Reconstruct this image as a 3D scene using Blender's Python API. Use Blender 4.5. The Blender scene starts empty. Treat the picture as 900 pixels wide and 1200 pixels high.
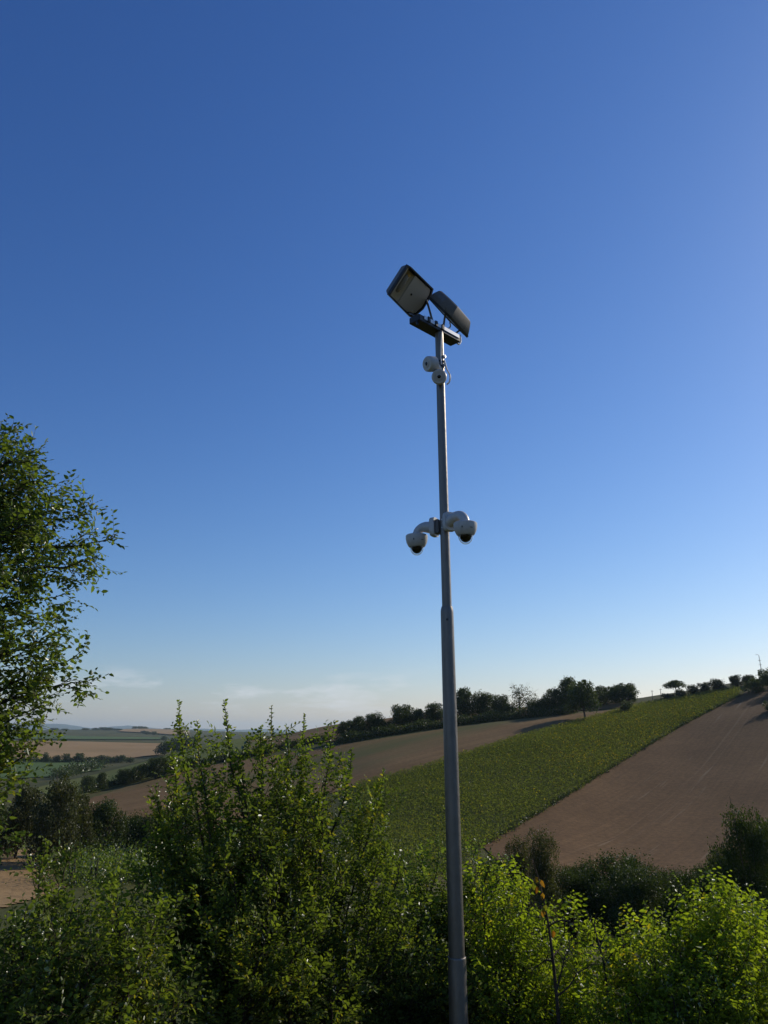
import bpy, bmesh, math, random
import numpy as np
from mathutils import Vector, Matrix

S = bpy.context.scene
C = S.collection
R = math.radians
ZC = 2.6                      # eye height of the camera in world z
PITCH = R(15.9)
F = 906.0                     # focal length in photograph pixels (900 x 1200)
cp, sp = math.cos(PITCH), math.sin(PITCH)

# ------------------------------------------------------------------ camera
cam = bpy.data.cameras.new('camera')
cam.sensor_fit = 'VERTICAL'
cam.sensor_height = 24.0
cam.lens = F / 1200.0 * 24.0
cam.clip_start = 0.05
cam.clip_end = 60000
camo = bpy.data.objects.new('camera', cam)
C.objects.link(camo)
camo.location = (0, 0, ZC)
camo.rotation_euler = (math.pi / 2 + PITCH, 0, 0)
S.camera = camo

# ------------------------------------------------------------------ sky and sun
SUN_AZ, SUN_EL = R(53), R(29)      # azimuth to the right of the view axis (+Y)
W = bpy.data.worlds.new('World')
S.world = W
W.use_nodes = True
wt = W.node_tree
wt.nodes.clear()
wo = wt.nodes.new('ShaderNodeOutputWorld')
bg = wt.nodes.new('ShaderNodeBackground')
sky = wt.nodes.new('ShaderNodeTexSky')
sky.sky_type = 'NISHITA'
sky.sun_disc = False
sky.sun_elevation = SUN_EL
sky.sun_rotation = SUN_AZ
sky.altitude = 300
sky.air_density = 1.2
sky.dust_density = 0.35
sky.ozone_density = 2.0
hsv = wt.nodes.new('ShaderNodeHueSaturation')
hsv.inputs['Saturation'].default_value = 1.0
bg.inputs['Strength'].default_value = 0.10
wt.links.new(sky.outputs[0], hsv.inputs['Color'])
# thin low clouds: noise by direction, in a band just above the horizon all round
tc = wt.nodes.new('ShaderNodeTexCoord')
sx = wt.nodes.new('ShaderNodeSeparateXYZ')
wt.links.new(tc.outputs['Generated'], sx.inputs[0])
mp = wt.nodes.new('ShaderNodeMapping')
mp.inputs['Scale'].default_value = (7, 7, 34)
mp.inputs['Location'].default_value = (13.05, 2.534, 0.0)
wt.links.new(tc.outputs['Generated'], mp.inputs[0])
nz = wt.nodes.new('ShaderNodeTexNoise')
nz.inputs['Scale'].default_value = 1.0
nz.inputs['Detail'].default_value = 7
nz.inputs['Roughness'].default_value = 0.62
wt.links.new(mp.outputs[0], nz.inputs['Vector'])
cr = wt.nodes.new('ShaderNodeMapRange')
cr.inputs['From Min'].default_value = 0.54
cr.inputs['From Max'].default_value = 0.78
cr.inputs['To Max'].default_value = 0.85
cr.clamp = True
wt.links.new(nz.outputs['Fac'], cr.inputs['Value'])
b1 = wt.nodes.new('ShaderNodeMapRange'); b1.interpolation_type = 'SMOOTHSTEP'
b1.inputs['From Min'].default_value = 0.012; b1.inputs['From Max'].default_value = 0.035
b2 = wt.nodes.new('ShaderNodeMapRange'); b2.interpolation_type = 'SMOOTHSTEP'
b2.inputs['From Min'].default_value = 0.085; b2.inputs['From Max'].default_value = 0.055
for b in (b1, b2): wt.links.new(sx.outputs['Z'], b.inputs['Value'])
m1 = wt.nodes.new('ShaderNodeMath'); m1.operation = 'MULTIPLY'
m2 = wt.nodes.new('ShaderNodeMath'); m2.operation = 'MULTIPLY'
wt.links.new(b1.outputs[0], m1.inputs[0]); wt.links.new(b2.outputs[0], m1.inputs[1])
wt.links.new(m1.outputs[0], m2.inputs[0]); wt.links.new(cr.outputs[0], m2.inputs[1])
cm = wt.nodes.new('ShaderNodeMix'); cm.data_type = 'RGBA'
wt.links.new(m2.outputs[0], cm.inputs[0])
# colour response of the sky, the same in every direction: deeper blue in the dark part, paler near the horizon
sep = wt.nodes.new('ShaderNodeSeparateColor'); com = wt.nodes.new('ShaderNodeCombineColor')
wt.links.new(hsv.outputs[0], sep.inputs[0])
for ch, (gk, kk) in enumerate(((1.50, .315), (1.26, .517), (1.04, 1.05))):
    pw = wt.nodes.new('ShaderNodeMath'); pw.operation = 'POWER'; pw.inputs[1].default_value = gk
    ml = wt.nodes.new('ShaderNodeMath'); ml.operation = 'MULTIPLY'; ml.inputs[1].default_value = kk
    wt.links.new(sep.outputs[ch], pw.inputs[0]); wt.links.new(pw.outputs[0], ml.inputs[0]); wt.links.new(ml.outputs[0], com.inputs[ch])
wt.links.new(com.outputs[0], cm.inputs[6])
cm.inputs[7].default_value = (8.2, 8.4, 8.9, 1)
wt.links.new(cm.outputs[2], bg.inputs['Color'])
wt.links.new(bg.outputs[0], wo.inputs['Surface'])

sun = bpy.data.lights.new('sun', 'SUN')
sun.energy = 3.6
sun.angle = R(0.53)
sun.color = (1.0, 0.90, 0.74)
suno = bpy.data.objects.new('sun', sun)
C.objects.link(suno)
SD = Vector((math.sin(SUN_AZ) * math.cos(SUN_EL), math.cos(SUN_AZ) * math.cos(SUN_EL), math.sin(SUN_EL)))
suno.rotation_euler = SD.to_track_quat('Z', 'Y').to_euler()
suno.location = (30, 20, 40)

S.view_settings.view_transform = 'Standard'
S.view_settings.look = 'None'
S.view_settings.exposure = -0.05
S.view_settings.gamma = 1.0
S.cycles.use_denoising = True
S.cycles.max_bounces = 12
S.cycles.diffuse_bounces = 8
S.cycles.transmission_bounces = 6
S.cycles.volume_bounces = 1

rng = np.random.default_rng(7)
random.seed(7)

# ------------------------------------------------------------------ pixel helpers
def ray(px, py):
    """photograph pixel -> azimuth from +Y (clockwise) and tangent of elevation"""
    dx, dy = (px - 450) / F, (600 - py) / F
    fy = cp - dy * sp
    return math.atan2(dx, fy), (sp + dy * cp) / math.hypot(dx, fy)

def P(px, py, r):
    """world point seen at pixel, at horizontal distance r"""
    a, t = ray(px, py)
    return Vector((r * math.sin(a), r * math.cos(a), ZC + t * r))

# ------------------------------------------------------------------ materials
def mat(name, base=(0.5, 0.5, 0.5), rough=0.6, metal=0.0, spec=0.5):
    m = bpy.data.materials.new(name)
    m.use_nodes = True
    b = m.node_tree.nodes['Principled BSDF']
    b.inputs['Base Color'].default_value = (*base, 1)
    b.inputs['Roughness'].default_value = rough
    b.inputs['Metallic'].default_value = metal
    b.inputs['Specular IOR Level'].default_value = spec
    return m, m.node_tree, b

def noise_col(m, nt, b, ca, cb, scale, detail=6, lo=0.35, hi=0.65, stretch=(1, 1, 1), bump=0.0, rot=0, bscale=None):
    N, L = nt.nodes, nt.links
    t = N.new('ShaderNodeTexCoord'); p = N.new('ShaderNodeMapping')
    p.inputs['Scale'].default_value = stretch
    p.inputs['Rotation'].default_value = (0, 0, rot)
    L.new(t.outputs['Object'], p.inputs[0])
    n = N.new('ShaderNodeTexNoise')
    n.inputs['Scale'].default_value = scale; n.inputs['Detail'].default_value = detail
    n.inputs['Roughness'].default_value = 0.65
    L.new(p.outputs[0], n.inputs['Vector'])
    r = N.new('ShaderNodeValToRGB')
    r.color_ramp.elements[0].position = lo; r.color_ramp.elements[0].color = (*ca, 1)
    r.color_ramp.elements[1].position = hi; r.color_ramp.elements[1].color = (*cb, 1)
    L.new(n.outputs['Fac'], r.inputs[0])
    L.new(r.outputs[0], b.inputs['Base Color'])
    if bump:
        n2 = N.new('ShaderNodeTexNoise'); n2.inputs['Scale'].default_value = bscale or scale * 6
        n2.inputs['Detail'].default_value = 5
        L.new(p.outputs[0], n2.inputs['Vector'])
        bp = N.new('ShaderNodeBump'); bp.inputs['Strength'].default_value = bump
        bp.inputs['Distance'].default_value = 0.3
        L.new(n2.outputs['Fac'], bp.inputs['Height'])
        L.new(bp.outputs[0], b.inputs['Normal'])
    return r, p

def field_mat(name, ca, cb, patch, rows_dir, row_scale, row_amt=0.25, scale=0.04, streak=None):
    """soil or crop: broad patches, fine clods, drill rows running along rows_dir, a few pale streaks along them"""
    m, nt, b = mat(name, ca, 0.95, 0, 0.1)
    N, L = nt.nodes, nt.links
    r, p = noise_col(m, nt, b, ca, cb, scale, 8, 0.3, 0.7)
    g = N.new('ShaderNodeTexNoise'); g.inputs['Scale'].default_value = 1.3; g.inputs['Detail'].default_value = 8
    g.inputs['Roughness'].default_value = 0.75
    L.new(p.outputs[0], g.inputs['Vector'])
    gm = N.new('ShaderNodeMapRange'); gm.inputs['From Min'].default_value = 0.25; gm.inputs['From Max'].default_value = 0.75
    gm.inputs['To Min'].default_value = 0.62; gm.inputs['To Max'].default_value = 1.36
    L.new(g.outputs['Fac'], gm.inputs['Value'])
    t = N.new('ShaderNodeTexCoord'); q = N.new('ShaderNodeMapping')
    q.inputs['Rotation'].default_value = (0, 0, -rows_dir)
    L.new(t.outputs['Object'], q.inputs[0])
    q2 = N.new('ShaderNodeMapping'); q2.inputs['Scale'].default_value = (0.012, row_scale, 0.0)
    L.new(q.outputs[0], q2.inputs[0])
    w = N.new('ShaderNodeTexNoise'); w.inputs['Scale'].default_value = 1.0; w.inputs['Detail'].default_value = 6
    w.inputs['Roughness'].default_value = 0.7
    L.new(q2.outputs[0], w.inputs['Vector'])
    wm = N.new('ShaderNodeMapRange'); wm.inputs['From Min'].default_value = 0.3; wm.inputs['From Max'].default_value = 0.7
    wm.inputs['To Min'].default_value = 1 - row_amt; wm.inputs['To Max'].default_value = 1 + row_amt
    L.new(w.outputs['Fac'], wm.inputs['Value'])
    mu = N.new('ShaderNodeMath'); mu.operation = 'MULTIPLY'
    L.new(gm.outputs[0], mu.inputs[0]); L.new(wm.outputs[0], mu.inputs[1])
    mx = N.new('ShaderNodeMix'); mx.data_type = 'RGBA'; mx.blend_type = 'MULTIPLY'; mx.inputs[0].default_value = 1
    L.new(r.outputs[0], mx.inputs[6]); L.new(mu.outputs[0], mx.inputs[7])
    last = mx.outputs[2]
    # broad patches of another tone (stubble, weeds)
    pn = N.new('ShaderNodeTexNoise'); pn.inputs['Scale'].default_value = 0.02; pn.inputs['Detail'].default_value = 5
    q3 = N.new('ShaderNodeMapping'); q3.inputs['Scale'].default_value = (0.35, 1.6, 1)
    L.new(q.outputs[0], q3.inputs[0]); L.new(q3.outputs[0], pn.inputs['Vector'])
    pm = N.new('ShaderNodeMapRange'); pm.inputs['From Min'].default_value = 0.5; pm.inputs['From Max'].default_value = 0.66
    pm.inputs['To Max'].default_value = patch[3]
    L.new(pn.outputs['Fac'], pm.inputs['Value'])
    px_ = N.new('ShaderNodeMix'); px_.data_type = 'RGBA'
    L.new(pm.outputs[0], px_.inputs[0]); L.new(last, px_.inputs[6]); px_.inputs[7].default_value = (*patch[:3], 1)
    last = px_.outputs[2]
    if streak:
        sn = N.new('ShaderNodeTexNoise'); sn.inputs['Scale'].default_value = 1; sn.inputs['Detail'].default_value = 3
        q4 = N.new('ShaderNodeMapping'); q4.inputs['Scale'].default_value = (0.03, 0.55, 0.0)
        L.new(q.outputs[0], q4.inputs[0]); L.new(q4.outputs[0], sn.inputs['Vector'])
        sm = N.new('ShaderNodeMapRange'); sm.inputs['From Min'].default_value = 0.64; sm.inputs['From Max'].default_value = 0.74
        sm.inputs['To Max'].default_value = streak[3]
        L.new(sn.outputs['Fac'], sm.inputs['Value'])
        s2 = N.new('ShaderNodeMath'); s2.operation = 'MULTIPLY'
        L.new(sm.outputs[0], s2.inputs[0]); L.new(gm.outputs[0], s2.inputs[1])
        s3 = N.new('ShaderNodeMix'); s3.data_type = 'RGBA'
        L.new(s2.outputs[0], s3.inputs[0]); L.new(last, s3.inputs[6]); s3.inputs[7].default_value = (*streak[:3], 1)
        last = s3.outputs[2]
    # wheel tracks: a pair of paler lines every 17 m
    if streak:
        sy = N.new('ShaderNodeSeparateXYZ'); L.new(q.outputs[0], sy.inputs[0])
        wn = N.new('ShaderNodeTexNoise'); wn.inputs['Scale'].default_value = .02; L.new(q.outputs[0], wn.inputs['Vector'])
        wa = N.new('ShaderNodeMath'); wa.operation = 'MULTIPLY_ADD'; wa.inputs[1].default_value = 3.0
        L.new(wn.outputs['Fac'], wa.inputs[0]); L.new(sy.outputs['Y'], wa.inputs[2])
        acc = None
        for o_ in (0.0, 1.9):
            ad = N.new('ShaderNodeMath'); ad.operation = 'ADD'; ad.inputs[1].default_value = o_ + 4000
            md = N.new('ShaderNodeMath'); md.operation = 'MODULO'; md.inputs[1].default_value = 17.0
            lt = N.new('ShaderNodeMath'); lt.operation = 'LESS_THAN'; lt.inputs[1].default_value = 0.45
            L.new(wa.outputs[0], ad.inputs[0]); L.new(ad.outputs[0], md.inputs[0]); L.new(md.outputs[0], lt.inputs[0])
            if acc is None: acc = lt
            else:
                a2 = N.new('ShaderNodeMath'); a2.operation = 'MAXIMUM'; L.new(acc.outputs[0], a2.inputs[0]); L.new(lt.outputs[0], a2.inputs[1]); acc = a2
        tm = N.new('ShaderNodeMath'); tm.operation = 'MULTIPLY'; L.new(acc.outputs[0], tm.inputs[0])
        pt_ = N.new('ShaderNodeMapRange'); pt_.inputs['From Min'].default_value = .42; pt_.inputs['From Max'].default_value = .62; pt_.inputs['To Max'].default_value = .2
        L.new(w.outputs['Fac'], pt_.inputs['Value']); L.new(pt_.outputs[0], tm.inputs[1])
        t3 = N.new('ShaderNodeMix'); t3.data_type = 'RGBA'; L.new(tm.outputs[0], t3.inputs[0]); L.new(last, t3.inputs[6]); t3.inputs[7].default_value = (.23, .165, .10, 1)
        last = t3.outputs[2]
    L.new(last, b.inputs['Base Color'])
    bp = N.new('ShaderNodeBump'); bp.inputs['Strength'].default_value = 0.5; bp.inputs['Distance'].default_value = 0.15
    L.new(g.outputs['Fac'], bp.inputs['Height']); L.new(bp.outputs[0], b.inputs['Normal'])
    return m

def leaf_mat(name, dark, light, yellow, yfrac=0.06, trans=0.5, gloss=0.35, rough=0.35, patch=1.2, tgain=1.5):
    m = bpy.data.materials.new(name); m.use_nodes = True
    nt = m.node_tree; N, L = nt.nodes, nt.links; N.clear()
    out = N.new('ShaderNodeOutputMaterial')
    geo = N.new('ShaderNodeNewGeometry')
    ramp = N.new('ShaderNodeValToRGB')
    e = ramp.color_ramp.elements
    e[0].position = 0.0; e[0].color = (*dark, 1)
    e[1].position = 1 - yfrac * 1.3; e[1].color = (*light, 1)
    y = e.new(min(0.995, 1 - yfrac)); y.color = (*yellow, 1)
    # leaf by leaf, shifted by sprays that share a tone
    t = N.new('ShaderNodeTexCoord'); n = N.new('ShaderNodeTexNoise')
    n.inputs['Scale'].default_value = patch; n.inputs['Detail'].default_value = 2
    L.new(t.outputs['Object'], n.inputs['Vector'])
    a = N.new('ShaderNodeMapRange'); a.inputs['From Min'].default_value = 0.3; a.inputs['From Max'].default_value = 0.7
    a.inputs['To Min'].default_value = -0.28; a.inputs['To Max'].default_value = 0.22; a.clamp = True
    L.new(n.outputs['Fac'], a.inputs['Value'])
    ad = N.new('ShaderNodeMath'); ad.operation = 'ADD'; ad.use_clamp = True
    L.new(geo.outputs['Random Per Island'], ad.inputs[0]); L.new(a.outputs[0], ad.inputs[1])
    L.new(ad.outputs[0], ramp.inputs[0])
    d = N.new('ShaderNodeBsdfDiffuse'); L.new(ramp.outputs[0], d.inputs['Color'])
    tr = N.new('ShaderNodeBsdfTranslucent')
    tg = N.new('ShaderNodeMix'); tg.data_type = 'RGBA'; tg.blend_type = 'MULTIPLY'; tg.inputs[0].default_value = 1
    L.new(ramp.outputs[0], tg.inputs[6]); tg.inputs[7].default_value = (1.12 * tgain, 1.20 * tgain, 0.38 * tgain, 1)
    L.new(tg.outputs[2], tr.inputs['Color'])
    mx = N.new('ShaderNodeMixShader'); mx.inputs[0].default_value = trans
    L.new(d.outputs[0], mx.inputs[1]); L.new(tr.outputs[0], mx.inputs[2])
    g = N.new('ShaderNodeBsdfGlossy'); g.inputs['Roughness'].default_value = rough
    g.inputs['Color'].default_value = (0.9, 0.92, 0.9, 1)
    fr = N.new('ShaderNodeLayerWeight'); fr.inputs['Blend'].default_value = 0.25
    fm = N.new('ShaderNodeMath'); fm.operation = 'MULTIPLY'; fm.inputs[1].default_value = gloss
    L.new(fr.outputs['Fresnel'], fm.inputs[0])
    m2_ = N.new('ShaderNodeMixShader')
    L.new(fm.outputs[0], m2_.inputs[0]); L.new(mx.outputs[0], m2_.inputs[1]); L.new(g.outputs[0], m2_.inputs[2])
    L.new(m2_.outputs[0], out.inputs['Surface'])
    return m

def bark_mat(name, ca, cb):
    m, nt, b = mat(name, ca, 0.9, 0, 0.2)
    noise_col(m, nt, b, ca, cb, 9, 6, stretch=(1, 1, 0.3), bump=0.5)
    return m

M = {}
M['elm'] = leaf_mat('elm_leaf', (0.068, 0.095, 0.020), (0.165, 0.205, 0.040), (0.28, 0.25, 0.03), 0.035, 0.52, 0.17, 0.5)
M['tree'] = leaf_mat('tree_leaf', (0.072, 0.104, 0.026), (0.170, 0.215, 0.052), (0.25, 0.23, 0.035), 0.03, 0.5, 0.17, 0.5)
M['lime'] = leaf_mat('shrub_leaf', (0.130, 0.170, 0.018), (0.240, 0.285, 0.030), (0.34, 0.28, 0.025), 0.03, 0.56, 0.15, 0.52, 1.2, 1.75)
M['sap'] = leaf_mat('sapling_leaf', (0.28, 0.10, 0.02), (0.30, 0.16, 0.03), (0.16, 0.16, 0.03), 0.35, 0.4, 0.3, 0.4)
M['oak'] = leaf_mat('oak_leaf', (0.036, 0.052, 0.015), (0.080, 0.105, 0.030), (0.10, 0.11, 0.034), 0.1, 0.35, 0.08, 0.55, 0.35, 1.0)
M['olive'] = leaf_mat('olive_leaf', (0.040, 0.048, 0.024), (0.075, 0.084, 0.046), (0.09, 0.092, 0.055), 0.1, 0.3, 0.1, 0.55, 0.35, 1.0)
M['greygreen'] = leaf_mat('grey_green_leaf', (0.048, 0.054, 0.022), (0.085, 0.090, 0.038), (0.10, 0.095, 0.045), 0.1, 0.4, 0.08, 0.55, 0.6, 1.1)
M['evergreen'] = leaf_mat('evergreen_leaf', (0.024, 0.042, 0.011), (0.060, 0.088, 0.022), (0.06, 0.08, 0.024), 0.1, 0.35, 0.08, 0.55, 0.5, 1.0)
M['crop'] = leaf_mat('crop_leaf', (0.118, 0.134, 0.034), (0.160, 0.180, 0.048), (0.20, 0.20, 0.05), 0.08, 0.45, 0.05, 0.6, 0.06, 1.3)
M['petal'] = leaf_mat('yellow_flower', (0.34, 0.25, 0.02), (0.42, 0.31, 0.03), (0.34, 0.22, 0.02), 0.3, 0.4, 0.03, 0.6, 1, 1.2)
M['bark'] = bark_mat('bark', (0.055, 0.042, 0.030), (0.13, 0.105, 0.08))
M['twig'] = bark_mat('twig_bark', (0.05, 0.036, 0.024), (0.10, 0.075, 0.05))

# ------------------------------------------------------------------ mesh builders
def link(name, me, m=None, parent=None, smooth=False):
    if m is not None: me.materials.append(m)
    if smooth: me.polygons.foreach_set('use_smooth', [True] * len(me.polygons))
    o = bpy.data.objects.new(name, me); C.objects.link(o)
    if parent is not None: o.parent = parent
    return o

def np_mesh(name, V, Fc):
    """V (n,3); Fc (m,k) with one k for all faces"""
    me = bpy.data.meshes.new(name)
    V = np.ascontiguousarray(V, dtype=np.float32); Fc = np.ascontiguousarray(Fc, dtype=np.int32)
    k = Fc.shape[1]
    me.vertices.add(len(V)); me.vertices.foreach_set('co', V.ravel())
    me.loops.add(Fc.size); me.loops.foreach_set('vertex_index', Fc.ravel())
    me.polygons.add(len(Fc))
    me.polygons.foreach_set('loop_start', np.arange(0, Fc.size, k, dtype=np.int32))
    me.polygons.foreach_set('loop_total', np.full(len(Fc), k, dtype=np.int32))
    me.update(calc_edges=True)
    return me

def tag(o, label=None, cat=None, group=None, kind=None):
    if label: o['label'] = label
    if cat: o['category'] = cat
    if group: o['group'] = group
    if kind: o['kind'] = kind
    return o

def empty(name, loc, label, cat, group=None):
    o = bpy.data.objects.new(name, None); C.objects.link(o)
    o.location = loc; o.empty_display_size = 0.2
    return tag(o, label, cat, group)

class Tubes:
    def __init__(s): s.V = []; s.F = []; s.n = 0
    def add(s, pts, rad, sides=5):
        pts = np.asarray(pts, float); k = len(pts)
        rad = np.broadcast_to(np.asarray(rad, float), (k,))
        T = np.gradient(pts, axis=0); T /= np.linalg.norm(T, axis=1, keepdims=True) + 1e-9
        ref = np.array([0.31, 0.17, 0.94]) if abs(T[0, 2]) < 0.9 else np.array([0.95, 0.2, 0.1])
        A = np.cross(T, ref); A /= np.linalg.norm(A, axis=1, keepdims=True) + 1e-9
        B = np.cross(T, A)
        th = np.arange(sides) * 2 * np.pi / sides
        ring = (A[:, None] * np.cos(th)[None, :, None] + B[:, None] * np.sin(th)[None, :, None]) * rad[:, None, None]
        s.V.append((pts[:, None] + ring).reshape(-1, 3))
        i = np.arange(k - 1)[:, None] * sides; j = np.arange(sides)[None]; j2 = (j + 1) % sides
        s.F.append(np.stack([i + j, i + j2, i + sides + j2, i + sides + j], -1).reshape(-1, 4) + s.n)
        s.n += k * sides
    def mesh(s, name): return np_mesh(name, np.concatenate(s.V), np.concatenate(s.F))

def unit(v): return v / (np.linalg.norm(v, axis=-1, keepdims=True) + 1e-9)

def leaf_verts(Pp, D, Nn, Ln, wr=0.55, fold=0.25, droop=0.12):
    """folded pointed leaves, 6 verts and two quads each"""
    D = unit(D); Sd = unit(np.cross(D, Nn)); U = np.cross(Sd, D)
    n = len(Pp)
    L = Ln[:, None]
    def pt(a, w, u): return Pp + D * (a * L) + Sd * (w * wr * L) + U * (u * L)
    V = np.stack([pt(0, 0, 0), pt(.30, .46, fold * .4), pt(.68, .36, fold * .35 - droop * .5),
                  pt(1, 0, -droop), pt(.68, -.36, fold * .35 - droop * .5), pt(.30, -.46, fold * .4)], 1).reshape(-1, 3)
    b = np.arange(n)[:, None] * 6
    Fc = np.concatenate([b + np.array([[0, 1, 2, 3]]), b + np.array([[0, 3, 4, 5]])], 1).reshape(-1, 4)
    return V, Fc

def leaf_mesh(name, *a, **k):
    return np_mesh(name, *leaf_verts(*a, **k))

def clump_mesh(name, Pp, size, nrm=None, seed=0, flat=.9):
    """small irregular leaf cards in all attitudes (foliage too far to show single leaves)"""
    g = np.random.default_rng(seed)
    n = len(Pp)
    D = unit(g.normal(size=(n, 3)))
    Nn = unit(g.normal(size=(n, 3)) + (0 if nrm is None else nrm * flat))
    Sd = unit(np.cross(D, Nn)); D2 = np.cross(Nn, Sd)
    s = size * g.uniform(.6, 1.35, n)[:, None]
    j = lambda: g.uniform(.6, 1.1, n)[:, None]
    V = np.stack([Pp - Sd * s * .5 * j(), Pp - D2 * s * .42 * j() + Nn * s * .1, Pp + Sd * s * .5 * j(), Pp + D2 * s * .42 * j() - Nn * s * .1], 1).reshape(-1, 3)
    return np_mesh(name, V, np.arange(n * 4).reshape(-1, 4))

# ------------------------------------------------------------------ terrain
NEAR = [(0.3, -1.6), (2, -1.62), (4, -1.95), (6, -2.5), (10, -3.6), (15, -4.8), (22, -6.2), (30, -7.6)]
FAR = [(6000, 859.5), (20000, 859.3)]
COLS = {
    -150: [(45, 1095), (70, 1055), (95, 1010), (120, 985), (160, 955), (220, 935), (300, 927), (380, 922), (480, 925), (560, 914), (720, 892), (1000, 872), (1150, 868), (1500, 868), (2200, 860), (3200, 856), (4200, 858)],
    0: [(45, 1095), (70, 1055), (95, 1010), (120, 985), (160, 955), (220, 937), (300, 927), (380, 920), (480, 922), (560, 912), (720, 892), (1000, 871), (1150, 868), (1500, 868), (2200, 860), (3200, 855.5), (4200, 858)],
    60: [(45, 1095), (70, 1052), (95, 1012), (120, 988), (160, 958), (220, 934), (300, 923), (370, 916), (470, 919), (560, 909), (720, 892), (1000, 870), (1150, 868), (1500, 868), (2200, 860), (3200, 855), (4200, 858)],
    120: [(45, 1095), (70, 1052), (95, 1014), (120, 992), (150, 964), (200, 935), (240, 922), (300, 912), (360, 904), (450, 911), (560, 904), (720, 893), (1000, 870), (1150, 868), (1500, 868), (2200, 859), (3200, 854), (4200, 857)],
    200: [(45, 1095), (70, 1055), (95, 1017), (120, 990), (150, 957), (200, 920), (240, 904), (290, 893), (350, 883), (450, 893), (560, 893), (720, 887), (1000, 871), (1150, 869), (1500, 868), (2200, 861), (3200, 854), (4200, 857)],
    260: [(45, 1095), (70, 1058), (95, 1020), (120, 992), (150, 955), (200, 909), (240, 892), (290, 877), (340, 866), (450, 876), (560, 880), (720, 876), (1000, 870), (1500, 868), (2200, 861), (3200, 857)],
    330: [(45, 1095), (70, 1060), (95, 1022), (120, 992), (150, 953), (200, 902), (240, 879), (290, 865), (330, 858), (450, 869), (720, 871), (1000, 869), (1500, 868), (3200, 858.5)],
    385: [(45, 1095), (95, 1022), (120, 990), (150, 948), (200, 893), (230, 870), (260, 860), (300, 848), (400, 860), (720, 868), (1500, 866)],
    440: [(45, 1095), (95, 1022), (120, 985), (150, 940), (190, 890), (225, 864), (260, 855), (300, 842), (400, 856), (720, 866), (1500, 866)],
    500: [(45, 1095), (80, 1042), (100, 1012), (120, 980), (150, 932), (190, 882), (225, 855), (260, 846), (300, 835), (400, 850), (720, 866), (1500, 866)],
    570: [(45, 1095), (80, 1048), (100, 1003), (120, 970), (150, 925), (190, 875), (225, 848), (250, 840), (290, 830.5), (400, 846), (720, 866), (1500, 866)],
    650: [(45, 1098), (80, 1060), (100, 1018), (120, 977), (150, 922), (190, 868), (220, 843), (245, 834), (290, 825), (400, 841), (720, 866), (1500, 866)],
    720: [(45, 1100), (80, 1070), (100, 1037), (125, 985), (160, 918), (200, 862), (230, 836), (250, 828), (280, 821.5), (400, 838), (720, 866), (1500, 866)],
    800: [(45, 1102), (80, 1075), (100, 1042), (130, 980), (170, 905), (210, 850), (240, 824), (262, 813), (290, 812), (400, 830), (720, 866), (1500, 866)],
    870: [(45, 1105), (80, 1080), (100, 1046), (130, 980), (170, 898), (210, 838), (245, 809), (270, 798), (400, 816), (720, 866), (1500, 866)],
    900: [(45, 1105), (80, 1082), (100, 1048), (130, 980), (170, 895), (210, 834), (245, 805), (270, 793), (400, 812), (720, 866), (1500, 866)],
    1050: [(45, 1110), (80, 1090), (100, 1052), (130, 976), (170, 888), (210, 824), (245, 792), (275, 774), (400, 800), (720, 866), (1500, 866)],
}
LR = np.linspace(math.log(0.4), math.log(20000), 420)
ca, ct = [], []
for px, prof in COLS.items():
    a = ray(px, 870)[0]
    rs = [r for r, z in NEAR]; ts = [z / r for r, z in NEAR]
    for r, py in prof + (FAR if prof[-1][0] < 6000 else []):
        rs.append(r); ts.append(ray(px, py)[1])
    ca.append(a); ct.append(np.interp(LR, np.log(rs), ts))
ca = np.array(ca); ct = np.array(ct)
AZ = np.concatenate([np.arange(-180, -46, 4.0), np.arange(-46, 46, 0.2), np.arange(46, 180.1, 4.0)]) * math.pi / 180
TT = np.stack([np.interp(AZ, ca, ct[:, k]) for k in range(len(LR))], 1)
def gsm(A, sig, ax):
    k = np.arange(-int(3 * sig), int(3 * sig) + 1); w = np.exp(-k * k / (2 * sig * sig)); w /= w.sum()
    pad = [(0, 0), (0, 0)]; pad[ax] = (len(k) // 2,) * 2
    B = np.pad(A, pad, mode='edge')
    return np.apply_along_axis(lambda v: np.convolve(v, w, 'valid'), ax, B)
fine = (AZ > R(-46.1)) & (AZ < R(46.1))
TT[fine] = gsm(TT[fine], 5, 0)
TT = gsm(TT, 1.6, 1)
RR = np.exp(LR)
# gentle unevenness of the land, in metres
def wob(x, y):
    return 0.10 * np.sin(x * .21 + 1.3) * np.cos(y * .17) + 0.35 * np.sin(x * .043 + .5) * np.sin(y * .039 + 1.1)
XX = RR[None] * np.sin(AZ)[:, None]; YY = RR[None] * np.cos(AZ)[:, None]
ZZ = ZC + TT * RR[None] + wob(XX, YY) * np.clip((RR[None] - 6) / 40, 0, 1)
TZ = (ZZ - ZC) / RR[None]

def ground(x, y):
    r = math.hypot(x, y); a = math.atan2(x, y)
    i = int(np.clip(np.searchsorted(AZ, a) - 1, 0, len(AZ) - 2)); k = int(np.clip(np.searchsorted(LR, math.log(max(r, .41))) - 1, 0, len(LR) - 2))
    u = (a - AZ[i]) / (AZ[i + 1] - AZ[i]); v = np.clip((r - RR[k]) / (RR[k + 1] - RR[k]), 0, 1)
    return float((1 - u) * ((1 - v) * ZZ[i, k] + v * ZZ[i, k + 1]) + u * ((1 - v) * ZZ[i + 1, k] + v * ZZ[i + 1, k + 1]))

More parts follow.
